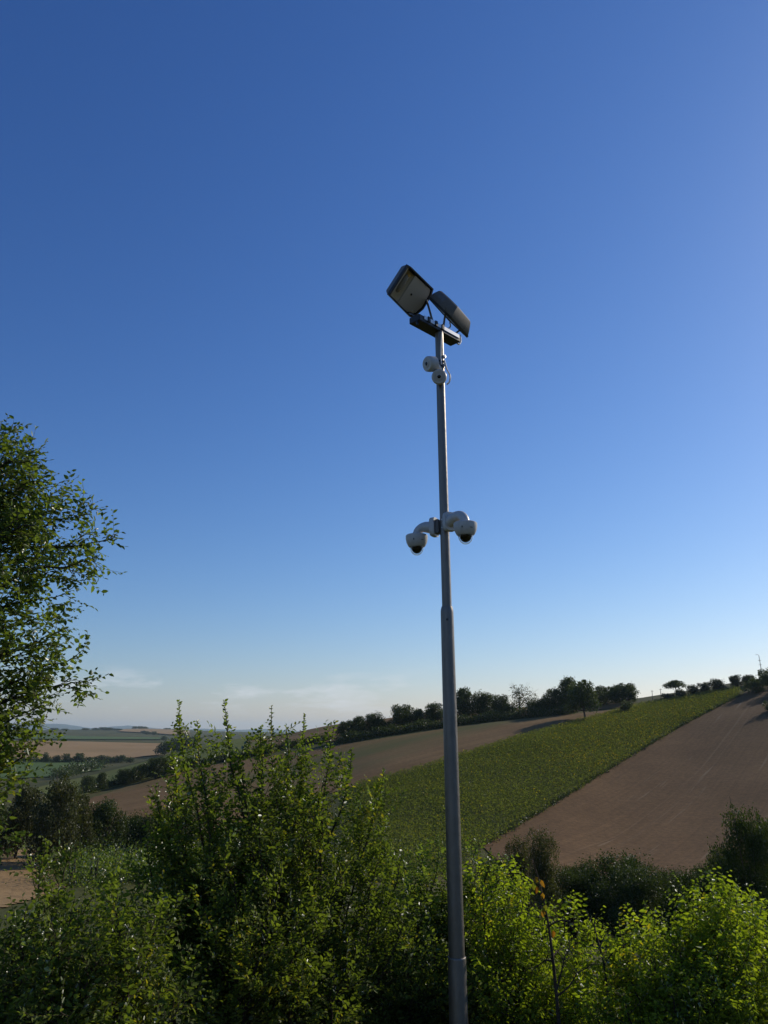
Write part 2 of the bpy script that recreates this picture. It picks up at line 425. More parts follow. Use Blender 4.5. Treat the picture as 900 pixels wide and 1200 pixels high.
def hit(px, py, rmin=50, rmax=6000):
    """where the sight line through a pixel meets the land, beyond rmin"""
    a, t = ray(px, py)
    f = np.interp(a, AZ, np.arange(len(AZ))); i = min(int(f), len(AZ) - 2); u = f - i
    prof = (1 - u) * TZ[i] + u * TZ[i + 1]
    ok = (RR >= rmin) & (RR <= rmax)
    ks = np.where(ok & (prof >= t))[0]
    if len(ks) and ks[0] > 0:
        k = ks[0]; d = prof[k] - prof[k - 1]
        r = RR[k] if (d <= 1e-9 or not ok[k - 1]) else RR[k - 1] + (RR[k] - RR[k - 1]) * np.clip((t - prof[k - 1]) / d, 0, 1)
    else:
        ks = np.where(ok)[0]; r = RR[ks[np.argmax(prof[ks])]]
    x, y = r * math.sin(a), r * math.cos(a)
    return Vector((x, y, ground(x, y)))

nA, nR = XX.shape
idx = np.arange(nA * nR).reshape(nA, nR)
Fq = np.stack([idx[:-1, :-1], idx[:-1, 1:], idx[1:, 1:], idx[1:, :-1]], -1).reshape(-1, 4)
mg, nt, b = mat('meadow', (0.09, 0.10, 0.035), 0.95, 0, 0.1)
noise_col(mg, nt, b, (0.050, 0.062, 0.016), (0.115, 0.098, 0.034), 0.018, 10, 0.36, 0.66, bump=0.4, bscale=1.5)
g_o = link('ground', np_mesh('ground', np.stack([XX, YY, ZZ], -1).reshape(-1, 3), Fq), mg, smooth=True)
g_o['kind'] = 'structure'

def strip(A, n):
    A = np.array(A, float); d = np.concatenate([[0], np.cumsum(np.hypot(*np.diff(A, axis=0).T))]); s = np.linspace(0, d[-1], n)
    return np.stack([np.interp(s, d, A[:, 0]), np.interp(s, d, A[:, 1])], 1)

def field_grid(up, lo, nu, nv, rmin, rmax=6000, off=0.12):
    A, B = strip(up, nu), strip(lo, nu)
    G = np.zeros((nu, nv, 3))
    for i in range(nu):
        for j in range(nv):
            p = A[i] + (B[i] - A[i]) * j / (nv - 1)
            h = hit(p[0], p[1], rmin, rmax)
            G[i, j] = (h.x, h.y, h.z + off)
    return G

def drape(name, up, lo, m, nu=60, nv=24, rmin=60, rmax=6000, off=0.12, jag=0.35):
    """a field laid on the land between two edges"""
    H0 = field_grid(up, lo, nu, nv, rmin, rmax, 0)
    # resample by ground distance so the sheet follows the land closely
    ku, kv = nu * 2, nv * 3
    g = np.random.default_rng(len(name) + nu)
    ui = np.linspace(0, nu - 1, ku); V = np.zeros((ku, kv, 3))
    for i, u in enumerate(ui):
        a = int(min(u, nu - 2)); f = u - a
        line = H0[a] * (1 - f) + H0[a + 1] * f
        d = np.concatenate([[0], np.cumsum(np.linalg.norm(np.diff(line, axis=0), axis=1))])
        s = np.linspace(0, d[-1], kv)
        x = np.interp(s, d, line[:, 0]); y = np.interp(s, d, line[:, 1])
        x += g.normal(0, jag, kv) * ((np.arange(kv) == 0) | (np.arange(kv) == kv - 1)); 
        V[i, :, 0] = x; V[i, :, 1] = y
        V[i, :, 2] = [ground(xx, yy) + off for xx, yy in zip(x, y)]
    idx = np.arange(ku * kv).reshape(ku, kv)
    Fc = np.stack([idx[:-1, :-1], idx[1:, :-1], idx[1:, 1:], idx[:-1, 1:]], -1).reshape(-1, 4)
    me = np_mesh(name, V.reshape(-1, 3), Fc)
    o = link(name, me, m, smooth=True); o['kind'] = 'structure'
    me.flip_normals() if me.polygons[0].normal.z < 0 else None
    return o, V

def azdir(p, q, rmin=60):
    a, b = hit(*p, rmin), hit(*q, rmin)
    return math.atan2(b.y - a.y, b.x - a.x)

EDGE = [(565, 992), (640, 948), (720, 898), (800, 850), (868, 815)]
CUP = [(418, 922), (490, 903), (553, 882), (600, 867), (660, 851), (740, 829), (862, 807)]
RD = azdir((640, 948), (800, 850))
soil = field_mat('ploughed_soil', (0.098, 0.054, 0.022), (0.152, 0.088, 0.038), (0.080, 0.046, 0.020, 0.55), RD, 1.6, 0.14, 0.05, (0.25, 0.19, 0.12, 0.7))
stub = field_mat('stubble_soil', (0.150, 0.088, 0.034), (0.20, 0.127, 0.054), (0.090, 0.095, 0.030, 0.85), azdir((430, 900), (640, 848)), 0.5, 0.2, 0.05)
tan = field_mat('dry_stubble', (0.28, 0.180, 0.082), (0.34, 0.228, 0.108), (0.23, 0.165, 0.07, 0.5), 0.1, 0.2, 0.08, 0.02)
greenf = field_mat('meadow_green', (0.110, 0.130, 0.026), (0.145, 0.160, 0.036), (0.16, 0.145, 0.042, 0.5), 0.9, 0.3, 0.14, 0.03)
deepg = field_mat('lucerne_green', (0.072, 0.116, 0.032), (0.096, 0.142, 0.040), (0.09, 0.11, 0.034, 0.3), 0.2, 0.2, 0.08, 0.02)
cropg = field_mat('crop_soil', (0.060, 0.066, 0.016), (0.090, 0.090, 0.024), (0.09, 0.072, 0.028, 0.4), RD, 1.6, 0.15, 0.05)

drape('ploughed_field', EDGE + [(905, 796)], [(650, 1075), (790, 1065), (900, 1045), (985, 960), (1030, 860), (1050, 782)], soil, 60, 40, 85, 275, 0.12)
_, CG = drape('crop_ground', CUP, [(380, 1058), (470, 1062), (556, 999)] + EDGE[1:], cropg, 70, 40, 85, 290, 0.10)
drape('stubble_field', [(330, 884), (400, 873), (460, 864), (530, 853), (600, 844), (680, 836), (730, 831)], [(330, 945)] + CUP[:-1], stub, 60, 24, 90, 300, 0.12)
drape('harvested_field', [(92, 941), (150, 922), (200, 909), (250, 897), (326, 885)], [(96, 990), (180, 985), (250, 978), (326, 950)], stub, 50, 24, 90, 330, 0.12)
drape('meadow_field', [(40, 924), (120, 906), (190, 888), (250, 870), (300, 863)], [(70, 940), (150, 919), (200, 906), (250, 893), (300, 886)], greenf, 50, 16, 170, 400, 0.2)
drape('hilltop_field', [(290, 868), (340, 858), (385, 849.5), (440, 843.5), (500, 836.5), (570, 832), (650, 827), (735, 822)], [(290, 884), (340, 876), (400, 868), (450, 861), (510, 851), (570, 843), (650, 836), (738, 829)], stub, 50, 14, 215, 310, 0.2)
drape('lucerne_field', [(-120, 889), (0, 889.5), (60, 890.5), (122, 893)], [(-120, 916), (0, 914), (60, 911), (118, 903)], deepg, 40, 14, 480, 800, 0.6)
drape('straw_field', [(-120, 869.5), (0, 869), (60, 869), (130, 870.5), (190, 872)], [(-120, 890), (0, 890), (60, 891), (130, 892), (188, 885)], tan, 50, 16, 650, 1150, 0.8)
drape('distant_green_field', [(-120, 862), (60, 862), (100, 864), (190, 865)], [(-120, 867), (60, 867), (100, 867.5), (190, 867.5)], deepg, 40, 10, 1300, 2600, 2)
drape('distant_straw_field', [(146, 855.3), (170, 854.8), (200, 855.5), (222, 857)], [(138, 858), (170, 859.5), (200, 862), (222, 862)], tan, 30, 10, 1500, 3400, 3)
drape('valley_field', [(-90, 985), (0, 991), (40, 997), (72, 1002)], [(-90, 1075), (0, 1065), (44, 1052), (76, 1040)], tan, 40, 14, 45, 130, 0.08)

# mountains far away
def mountain():
    mpx = [-200, -100, 0, 50, 75, 95, 110, 122, 150, 172, 200, 215, 240, 275, 310, 335, 365, 420, 520]
    mpy = [853, 851, 849, 847.5, 848.5, 851.5, 854, 852, 849.8, 852, 855.5, 855, 854.2, 855.4, 854.0, 855.5, 857.5, 858.5, 859]
    pxs = np.arange(-200, 520, 2.0)
    g = np.random.default_rng(3)
    pk = np.interp(pxs, mpx, mpy) + gsm(g.normal(0, 1.0, (1, len(pxs))), 2, 1)[0] * .5
    rows = [(11500, 0), (12500, .55), (13200, .8), (14000, 1.0), (15200, .5), (16500, 0)]
    V = []
    for px, py in zip(pxs, pk):
        for r, f in rows:
            q = P(px, py, 14000); z1 = q.z; z0 = ZC + ray(px, 861)[1] * r
            a = ray(px, py)[0]
            V.append((r * math.sin(a), r * math.cos(a), z0 + (z1 - z0) * f * (1 + g.normal(0, .04) * (f < 1))))
    k = len(rows); idx = np.arange(len(V)).reshape(-1, k)
    Fc = np.stack([idx[:-1, :-1], idx[:-1, 1:], idx[1:, 1:], idx[1:, :-1]], -1).reshape(-1, 4)
    m, nt, b = mat('mountain_woods', (0.05, 0.065, 0.04), 0.95, 0, 0.1)
    noise_col(m, nt, b, (0.04, 0.055, 0.03), (0.09, 0.09, 0.06), 0.0012)
    o = link('mountains', np_mesh('mountains', np.array(V), Fc), m, smooth=True); o['kind'] = 'structure'
mountain()

# ------------------------------------------------------------------ crop on the green slope
def crop():
    g = np.random.default_rng(11)
    G = CG; nu, nv = G.shape[:2]
    a = G[:-1, :-1]; b_ = G[1:, :-1]; c = G[:-1, 1:]
    area = np.linalg.norm(np.cross(b_ - a, c - a), axis=-1).ravel()
    n = 320000
    ci = g.choice(len(area), n, p=area / area.sum()); i, j = np.divmod(ci, nv - 1)
    u, v = g.random(n)[:, None], g.random(n)[:, None]
    Q = (G[i, j] * (1 - u) + G[i + 1, j] * u) * (1 - v) + (G[i, j + 1] * (1 - u) + G[i + 1, j + 1] * u) * v
    # rows 0.9 m apart, with thin and thick places
    rx, ry = -math.sin(RD), math.cos(RD)
    s = Q[:, 0] * rx + Q[:, 1] * ry
    snap = np.round(s / 1.5) * 1.5 + g.normal(0, .42, n) - s
    Q[:, 0] += rx * snap; Q[:, 1] += ry * snap
    dens = 0.5 + 0.5 * np.sin(Q[:, 0] * .11 + 2 * np.sin(Q[:, 1] * .05)) * np.sin(Q[:, 1] * .083 + 1.7 * np.sin(Q[:, 0] * .031))
    keep = g.random(n) < (0.62 + 0.38 * dens)
    Q = Q[keep]; n = len(Q); dens = dens[keep]
    Q[:, 2] += g.random(n) ** .7 * (0.75 + 0.35 * dens)
    o = link('crop', clump_mesh('crop', Q, 0.26, np.array([[0, 0, 1.0]]), 12, 1.8), M['crop'])
    tag(o, 'rows of green leafy crop covering the slope', 'crop', kind='stuff')
    # yellow heads, thickest on the upper right part
    k = g.choice(n, 26000, replace=False)
    T = Q[k]
    c0 = hit(745, 862, 90); c1 = hit(690, 890, 90); c2 = hit(800, 838, 90)
    w = sum(np.exp(-(((T[:, 0] - c.x) / 16) ** 2 + ((T[:, 1] - c.y) / 16) ** 2)) for c in (c0, c1, c2))
    T = T[g.random(len(T)) < 0.035 + 0.42 * w]
    T[:, 2] += .2
    o = link('flower_heads', clump_mesh('flower_heads', T, 0.26, None, 5), M['petal'])
    tag(o, 'yellow flower heads scattered over the green crop', 'flowers', kind='stuff')
crop()

# ------------------------------------------------------------------ trees beyond the near shrubs
def crown_points(g, n, lobes, shell=0.55):
    """points through a crown made of lobes (cx, cy, cz, r, squash), denser towards each lobe's outside"""
    Lb = np.array(lobes); w = Lb[:, 3] ** 2.0; k = g.choice(len(Lb), n, p=w / w.sum())
    d = unit(g.normal(size=(n, 3))); rad = (shell + (1 - shell) * g.random(n) ** .6)
    rad = np.where(g.random(n) < .25, g.random(n) ** .5, rad) * (1 + .22 * np.sin(d[:, 0] * 7 + k) * np.sin(d[:, 2] * 6 + 2 * k) + .12 * g.normal(size=n))
    Pp = Lb[k, :3] + d * (Lb[k, 3] * rad)[:, None] * np.stack([np.ones(n), np.ones(n), Lb[k, 4]], 1)
    return Pp, d

def tree_proto(name, kind, seed, leafm, h, w, nleaf, leaf, trunk_h=.25, style='round', barem=None):
    """height h, crown width w; returns root (Empty) with trunk and crown, at the origin"""
    g = np.random.default_rng(seed)
    root = empty(name, (0, 0, 0), 'tree', kind)
    th = h * trunk_h
    T = Tubes()
    lean = g.normal(0, .04 * h, 2)
    top = np.array([lean[0], lean[1], h * .62])
    T.add([[0, 0, -.5], [lean[0] * .2, lean[1] * .2, th * .6], [lean[0] * .5, lean[1] * .5, th * 1.1], top], [h * .034, h * .026, h * .021, h * .007], 7)
    lobes = []
    nl = {'round': 11, 'bush': 9, 'umbrella': 9, 'tall': 12, 'sparse': 10, 'wide': 13}[style]
    for q in range(nl):
        an = q * 2.4 + g.uniform(-.5, .5); f = (q + .5) / nl
        if style == 'umbrella':
            u_ = g.random(); rr = w * .5 * (.1 + .62 * u_); z = h * (.86 - .24 * u_ * u_ + g.uniform(-.03, .03)); lr = w * g.uniform(.17, .24); sq = .62
        elif style == 'bush':
            rr = w * .5 * g.uniform(.1, .62); z = h * g.uniform(.22, .74); lr = w * g.uniform(.17, .27); sq = .95
        elif style == 'tall':
            z = h * (trunk_h + (.93 - trunk_h) * f); rr = w * .5 * (.62 * math.sin(math.pi * min(1, .25 + .72 * f))) * g.uniform(.3, 1); lr = w * g.uniform(.17, .26); sq = 1.15
        else:
            z = h * (trunk_h + .06 + (.86 - trunk_h) * f); rr = w * .5 * math.cos((f - .38) * 1.9) * g.uniform(.35, .78); lr = w * g.uniform(.15, .25); sq = .85
        lr *= g.uniform(.72, 1.2)
        lobes.append((lean[0] * .6 + rr * math.cos(an), lean[1] * .6 + rr * math.sin(an), min(z, h - lr * sq * g.uniform(.55, 1.3)), lr, sq))
        e = np.array(lobes[-1][:3]); s = np.array([lean[0] * .4, lean[1] * .4, min(th * g.uniform(.8, 1.5), e[2] * .9)])
        m_ = (s + e) / 2 + np.array([0, 0, -.06 * h * g.random()])
        T.add([s, m_, e, e + (e - m_) * .5], [h * .013, h * .009, h * .005, h * .002], 4)
        if style == 'sparse':
            for _ in range(5):
                d = unit(g.normal(size=3) + np.array([0, 0, .7])); T.add([e, e + d * lr * .9, e + d * lr * 1.7 + g.normal(0, .1, 3)], [h * .004, h * .003, h * .0015], 3)
    if style not in ('umbrella',):
        lobes.append((lean[0] * .6, lean[1] * .6, h * (trunk_h + .45 * (1 - trunk_h)), w * .27, 1.0))
    core = list(lobes)
    for q in range(16):                       # sprays standing out of the crown
        b_ = core[g.integers(len(core))]; d = unit(g.normal(size=3) + np.array([0, 0, .5])); k_ = b_[3] * g.uniform(.75, 1.12)
        lobes.append((b_[0] + d[0] * k_, b_[1] + d[1] * k_, min(b_[2] + d[2] * k_ * b_[4], h * g.uniform(.95, 1.02)), w * g.uniform(.045, .085) * (1.5 if style in ('bush', 'wide') else 1), 1.0))
    Pp, nr = crown_points(g, nleaf, lobes)
    zm = max(0.05 * h, (th * .75 if style != 'bush' else .03 * h))
    Pp = Pp[Pp[:, 2] > zm]; 
    o1 = link('trunk', T.mesh('trunk'), M['bark'], root)
    o2 = link('crown', clump_mesh('crown', Pp, leaf, None, seed + 1), leafm, root); o2['kind'] = 'stuff'
    return root

def copy_thing(root):
    c = root.copy(); C.objects.link(c)
    for ch in root.children:
        d = ch.copy(); C.objects.link(d); d.parent = c
    return c

PROTO = {}
def proto(key):
    if key not in PROTO:
        spec = {
            'oak0': ('oak_tree', 'tree', 21, M['oak'], 8, 8.6, 8500, .34, .10, 'round'),
            'oak1': ('oak_tree', 'tree', 22, M['oak'], 8, 7.6, 8500, .34, .10, 'wide'),
            'oak2': ('oak_tree', 'tree', 23, M['oak'], 8, 7.0, 8500, .34, .10, 'tall'),
            'oak3': ('oak_tree', 'tree', 24, M['oak'], 8, 8.2, 8500, .34, .10, 'round'),
            'oakt': ('oak_tree', 'tree', 44, M['oak'], 8, 8.0, 8500, .34, .24, 'round'),
            'umb': ('umbrella_pine', 'tree', 25, M['oak'], 8, 10.5, 4200, .40, .45, 'umbrella'),
            'thin': ('sparse_tree', 'tree', 26, M['greygreen'], 8, 8.0, 1100, .36, .25, 'sparse'),
            'olive0': ('olive_tree', 'tree', 27, M['olive'], 5, 5.6, 3600, .32, .16, 'bush'),
            'olive1': ('olive_tree', 'tree', 28, M['olive'], 5, 6.2, 3600, .32, .16, 'bush'),
            'bush0': ('bush', 'bush', 29, M['oak'], 5, 6.5, 3600, .34, .1, 'bush'),
            'bush1': ('bush', 'bush', 30, M['oak'], 5, 7.5, 3600, .34, .1, 'bush'),
            'far0': ('hedge_tree', 'tree', 31, M['oak'], 8, 9.5, 1500, .8, .12, 'round'),
            'far1': ('hedge_tree', 'tree', 32, M['oak'], 8, 11, 1500, .8, .1, 'wide'),
            'val0': ('valley_tree', 'tree', 33, M['oak'], 8, 7.5, 14000, .27, .06, 'wide'),
            'val1': ('valley_tree', 'tree', 34, M['evergreen'], 8, 8.5, 14000, .27, .06, 'bush'),
            'val2': ('valley_tree', 'tree', 35, M['greygreen'], 8, 6.0, 9000, .26, .08, 'round'),
            'mid0': ('bush', 'bush', 41, M['evergreen'], 5, 6.4, 34000, .105, .05, 'bush'),
            'mid1': ('bush', 'bush', 42, M['oak'], 5, 5.4, 30000, .105, .05, 'wide'),
            'mid2': ('slender_tree', 'tree', 43, M['greygreen'], 5, 3.6, 20000, .085, .08, 'tall'),
            'val3': ('willow_tree', 'tree', 36, M['greygreen'], 8, 8.0, 12000, .26, .1, 'round'),
        }[key]
        PROTO[key] = [tree_proto(*spec), False, spec[4], spec[5]]
    return PROTO[key]

def place(key, px, base, top, width, label, r=None, rmin=90, rmax=6000, group=None, sink=.15):
    """stand a tree where the pixel (px, base) meets the land; its height and width from the photograph"""
    pr = proto(key)
    if r is None: q = hit(px, base, rmin, rmax)
    else:
        a = ray(px, base)[0]; q = Vector((r * math.sin(a), r * math.cos(a), 0)); q.z = ground(q.x, q.y)
    rr = math.hypot(q.x, q.y)
    H = P(px, top, rr).z - q.z
    Wd = (P(px + width / 2, base, rr) - P(px - width / 2, base, rr)).length
    if pr[1]: o = copy_thing(pr[0])
    else: o = pr[0]; pr[1] = True
    o.location = (q.x, q.y, q.z - sink)
    sxy = max(Wd / pr[3], .05) * 1.22; sz = max(H, .3) / pr[2] * (1.17 if r is None else 1.10)
    o.scale = (sxy, sxy, sz)
    o.rotation_euler = (0, 0, random.uniform(0, 6.28))
    o['label'] = label
    if group: o['group'] = group
    elif 'group' in o: del o['group']
    return o

row = 'trees in the row along the ridge'
place('oak1', 404, 868, 848, 20, 'dark tree at the low end of the ridge row, beside the shrub shoots', rmin=170, group=row)
place('oak2', 420, 865, 843, 24, 'leaning bushy tree low in the ridge row, left of the round tree', rmin=170, group=row)
place('oak0', 438, 862, 838, 24, 'dark ragged tree in the ridge row just left of the round tree', rmin=170, group=row)
place('oak3', 472, 857, 829, 30, 'round-topped dark tree standing clear in the ridge row, left of the pole', rmin=170, group=row)
place('oak1', 508, 851, 828, 26, 'dark tree of the ridge row half hidden by the steel pole', rmin=170, group=row)
place('oak2', 545, 845, 812, 32, 'tall dark tree in the ridge row just right of the pole', rmin=170, group=row)
place('oak0', 567, 843, 814, 28, 'second dark tree in the ridge row right of the pole, with a domed top', rmin=170, group=row)
place('oak3', 586, 842, 817, 24, 'dark tree in the ridge row beside the sparse bare-twigged tree', rmin=170, group=row)
place('thin', 610, 839, 808, 30, 'sparse grey tree with bare twigs showing, in the ridge row', rmin=170, group=row)
place('bush1', 630, 838, 819, 26, 'low dark bush between the sparse tree and the taller ridge trees', rmin=170, group=row)
place('oak1', 650, 836, 812, 26, 'dark tree left of the tallest pair on the ridge', rmin=170, group=row)
place('oak2', 667, 835, 800, 32, 'tall dark tree behind the tree with a visible trunk on the ridge', rmin=170, group=row)
place('oakt', 686, 843, 804, 38, 'big dark tree with a visible trunk standing on the green crop edge', rmin=160, group=row)
place('oak1', 712, 825, 807, 26, 'dark tree on the crest right of the big trunked tree', rmin=240, group=row)
place('oak3', 736, 824, 803, 30, 'spreading dark tree at the right end of the crest clump against the sky', rmin=240, group=row)
place('bush0', 734, 835, 823, 15, 'small round bush alone at the crop edge under the crest clump', rmin=190)
place('bush0', 455, 860, 845, 26, 'low rounded bush left of the standing round-topped tree of the ridge row', rmin=170, group=row)
place('oak2', 490, 854, 834, 22, 'smaller dark tree between the round-topped tree and the pole, in the ridge row', rmin=170, group=row)
place('bush1', 598, 841, 824, 24, 'bush at the foot of the sparse bare-twigged tree on the ridge', rmin=170, group=row)
place('bush0', 640, 837, 821, 24, 'dark bush filling the ridge row left of the tallest trees', rmin=170, group=row)
place('oak3', 700, 828, 811, 24, 'low dark tree just behind the trunked tree, towards the crest clump', rmin=235, group=row)
place('oak2', 723, 825, 806, 22, 'upright dark tree in the middle of the crest clump', rmin=240, group=row)
oli = 'olive trees along the top of the green crop'
place('olive0', 782, 822, 813, 14, 'small round olive bush under the left side of the umbrella-shaped tree', rmin=215, group=oli)
place('umb', 793, 817, 799, 25, 'flat-topped umbrella-shaped tree on a bare trunk at the crop top', rmin=215)
place('olive1', 799, 819, 808, 14, 'small olive bush under the right side of the umbrella-shaped tree', rmin=215, group=oli)
place('olive1', 814, 816, 803, 16, 'first round olive tree uphill of the umbrella-shaped tree', rmin=215, group=oli)
place('olive0', 828, 813, 800, 16, 'narrow olive tree left of the largest olive dome', rmin=215, group=oli)
place('olive1', 842, 811, 796, 20, 'largest dome-shaped olive tree on the crop top', rmin=215, group=oli)
place('olive0', 862, 806, 792, 17, 'olive tree just uphill of the largest dome-shaped olive', rmin=215, group=oli)
place('olive1', 876, 803, 791, 18, 'olive tree next below the dark corner thicket at the field top', rmin=215, group=oli)
place('bush1', 887, 812, 795, 26, 'dark thicket bush at the upper corner of the ploughed field', rmin=200)
place('bush0', 900, 806, 786, 26, 'dark bush under the mast at the edge of the frame', rmin=200)
place('bush1', 926, 808, 784, 34, 'dark bush on the ridge beyond the mast, outside the frame edge', rmin=200)
place('bush0', 906, 834, 823, 22, 'low bush inside the ploughed field at the frame edge', rmin=150)

# hedge bank under the ridge row: one continuous hedge
def hedge(name, line, height, width, n, leaf, m, label, rmin, rmax=6000, seed=1, per=12):
    g = np.random.default_rng(seed)
    L = strip(line, per)
    H = np.array([hit(px, py, rmin, rmax) for px, py in L])
    t = g.random(n) * (len(H) - 1); i = np.minimum(t.astype(int), len(H) - 2); f = (t - i)[:, None]
    Pp = H[i] * (1 - f) + H[i + 1] * f
    hh = height * (.65 + .35 * np.sin(t * 3.1 + seed) * np.sin(t * 1.3) + .15 * np.sin(t * 9.7))
    Pp[:, :2] += g.normal(0, width * .35, (n, 2))
    Pp[:, 2] += hh * g.random(n) ** .8
    root = empty(name, tuple(H[0]), label, 'hedge')
    T = Tubes()
    for k in range(0, per):
        for _ in range(3):
            b0 = H[k] + np.array([g.normal(0, .4), g.normal(0, .4), -.1]); T.add([b0, b0 + [g.normal(0, .2), g.normal(0, .2), height * .5], b0 + [g.normal(0, .4), g.normal(0, .4), height * .8]], [.09, .06, .02], 4)
    off = H[0]
    me = clump_mesh('foliage', Pp - off, leaf, None, seed); o = link('foliage', me, m, root); o['kind'] = 'stuff'
    T.V = [v - off for v in T.V]; o = link('stems', T.mesh('stems'), M['bark'], root); o['kind'] = 'stuff'
    return root
hedge('hedgerow', [(395, 872), (440, 864), (500, 855), (560, 847), (620, 841), (668, 837)], 3.0, 3.0, 20000, .40, M['oak'], 'long dark hedge bank at the foot of the ridge tree row', 170, seed=4, per=24)
hedge('hedgerow', [(300, 882), (340, 876), (385, 868)], 2.4, 2.2, 4200, .42, M['oak'], 'dark hedge between two brown fields behind the shoots of the middle shrub', 190, seed=5, per=10)
hedge('hedgerow', [(98, 931), (150, 917), (200, 905), (250, 894), (320, 882)], 2.6, 2.6, 9000, .5, M['oak'], 'dark hedge along the upper edge of the lower left brown field', 170, 420, seed=6, per=20)
hedge('hedgerow', [(66, 913), (90, 906), (118, 900)], 7, 9, 3000, 1.2, M['oak'], 'dark hedge slanting across the far green lucerne field', 400, 800, seed=7, per=8)
hedge('hedgerow', [(-60, 893), (20, 893), (80, 894), (150, 893)], 5, 6, 4200, 1.2, M['oak'], 'thin dark hedge line below the far straw coloured field', 620, 1000, seed=8, per=14)

hedge('shade_toned_verge', EDGE, .75, .8, 7000, .24, M['oak'], 'rough grassy verge, coloured dark for the shaded crop side, beside the ploughed field', 90, seed=9, per=30)  # dark leaf colour paints in the shaded upright side of the crop
hedge('undergrowth', [(66, 1016), (110, 1012), (160, 1012), (215, 1013), (290, 1016), (380, 1018)], 3.6, 6.5, 26000, .24, M['oak'], 'low tangled undergrowth at the foot of the dark valley trees', 70, 140, seed=10, per=14)
hedge('undergrowth', [(84, 1036), (130, 1030), (190, 1030), (260, 1034)], 3.0, 6.0, 16000, .22, M['tree'], 'lighter green scrub between the low left shrub and the valley trees', 60, 120, seed=11, per=10)
hg = 'trees along the hedge of the lower brown field'
for k, (px, ba, to, w, lb) in enumerate([
    (104, 929, 912, 20, 'dark hedge tree at the low left end of the slanting hedge'),
    (118, 926, 908, 16, 'narrow hedge tree second from the low end of the slanting hedge'),
    (148, 919, 902, 28, 'broad dark tree in the middle of the slanting hedge'),
    (163, 915, 898, 18, 'dark tree upper of the two close together in the middle of the hedge'),
    (181, 913, 891, 28, 'tallest dark tree of the slanting hedge, beside the middle shrub'),
    (206, 907, 891, 22, 'dark hedge tree partly behind the outer twigs of the middle shrub'),
    (226, 902, 888, 20, 'dark hedge tree behind the leafy side of the middle shrub')]):
    place(['oak1', 'oak2', 'oak0', 'oak3'][k % 4], px, ba, to, w, lb, rmin=170, rmax=420, group=hg)
gr_ = 'trees of the dark grove behind the green spur'
for k, (px, ba, to, w, lb) in enumerate([
    (193, 885, 872, 20, 'dark grove tree at the left edge of the grove behind the green spur'),
    (208, 884, 867, 24, 'taller dark grove tree in the middle of the grove behind the spur'),
    (222, 884, 866, 22, 'dark grove tree at the right of the grove, under the shrub shoots')]):
    place(['far0', 'far1'][k % 2], px, ba, to, w, lb, rmin=440, rmax=800, group=gr_)
ORD = ['first', 'second', 'third', 'fourth', 'fifth', 'sixth', 'seventh', 'eighth', 'ninth', 'tenth']
FARL = ['nearest the edge tree, under the mountain', 'second from the edge tree', 'third from the edge tree', 'fourth from the edge tree', 'fifth from the edge tree', 'widest, midway along the skyline', 'just left of the pale straw hilltop', 'leftmost of three on the pale straw hilltop', 'middle of three on the pale straw hilltop', 'rightmost of three on the pale straw hilltop', 'first right of the pale straw hilltop', 'second right of the pale straw hilltop', 'below the pale hilltop, left of a pair', 'below the pale hilltop, right of a pair', 'smallest, on the pale slope', 'beside the dark grove']
fr_ = 'trees of the line below the far straw field'
for k, (px, to, w) in enumerate([(10, 884, 16), (53, 883, 9), (66, 886, 9), (77, 884, 10), (92, 884, 13), (106, 888, 12), (120, 886, 15), (130, 888, 12), (141, 886, 16), (152, 888, 12)]):
    place(['far0', 'far1'][k % 2], px, 894, to, w, ORD[k] + ' small tree from the frame edge, in the line below the straw field', rmin=620, rmax=1000, group=fr_)
fh_ = 'tiny tree clumps on the far skyline'
for k, (px, ba, to, w) in enumerate([(64, 856.5, 853.5, 12), (76, 856, 854, 10), (100, 855.8, 853.6, 9), (112, 855.8, 853.2, 10), (120, 855.6, 852.6, 12), (128, 856, 853, 14), (137, 856, 854, 12), (158, 854.6, 851.4, 7), (164, 854.6, 851.4, 8), (170, 854.8, 851.8, 7), (196, 855.6, 853.4, 9), (205, 856, 854, 8), (172, 861, 857.5, 9), (180, 861.5, 857.5, 8), (168, 859.5, 856.6, 6), (192, 868, 863, 8)]):
    place(['far0', 'far1'][k % 2], px, ba, to, w, 'tiny dark tree clump on the far hills, ' + FARL[k], rmin=1300, rmax=3300, group=fh_)

# valley trees
vg = 'trees in the valley below the brown field'
place('val0', 122, 998, 940, 40, 'dark rounded valley tree at the left of the clump, in front of brown soil', r=100, group=vg)
place('val1', 150, 1000, 947, 38, 'dark valley tree in the middle of the clump below the brown field', r=103, group=vg)
place('val1', 178, 1000, 943, 48, 'widest dark valley tree, left of the middle shrub', r=98, group=vg)
place('val0', 212, 1000, 942, 36, 'dark valley tree half behind the middle shrub', r=104, group=vg)
place('val2', 94, 1000, 936, 24, 'narrow brownish green tree left of the dark valley clump', r=94, group=vg)
place('val3', 60, 1002, 918, 62, 'pale grey-green willow-like tree beside the left edge tree', r=90, group=vg)
place('val3', 18, 1000, 925, 58, 'grey-green valley tree behind the low branches of the left edge tree', r=96, group=vg)
place('val0', -40, 1010, 930, 70, 'dark valley tree outside the left edge of the frame', r=92, group=vg)
place('mid2', 612, 1085, 986, 40, 'narrow grey-green tree standing in front of the brown slope, right of the pole', r=42)
place('mid2', 640, 1090, 979, 46, 'feathery grey-green tree beside the dead-tipped sapling, before the brown slope', r=40)
place('mid0', 724, 1100, 1005, 118, 'large very dark evergreen bush at the foot of the ploughed slope', r=44)
place('mid0', 786, 1100, 1022, 84, 'lower dark evergreen bush to the right of the large one', r=46)
place('mid1', 668, 1100, 1022, 70, 'low dark bush filling the gap between the grey-green trees and the large evergreen bush', r=43)
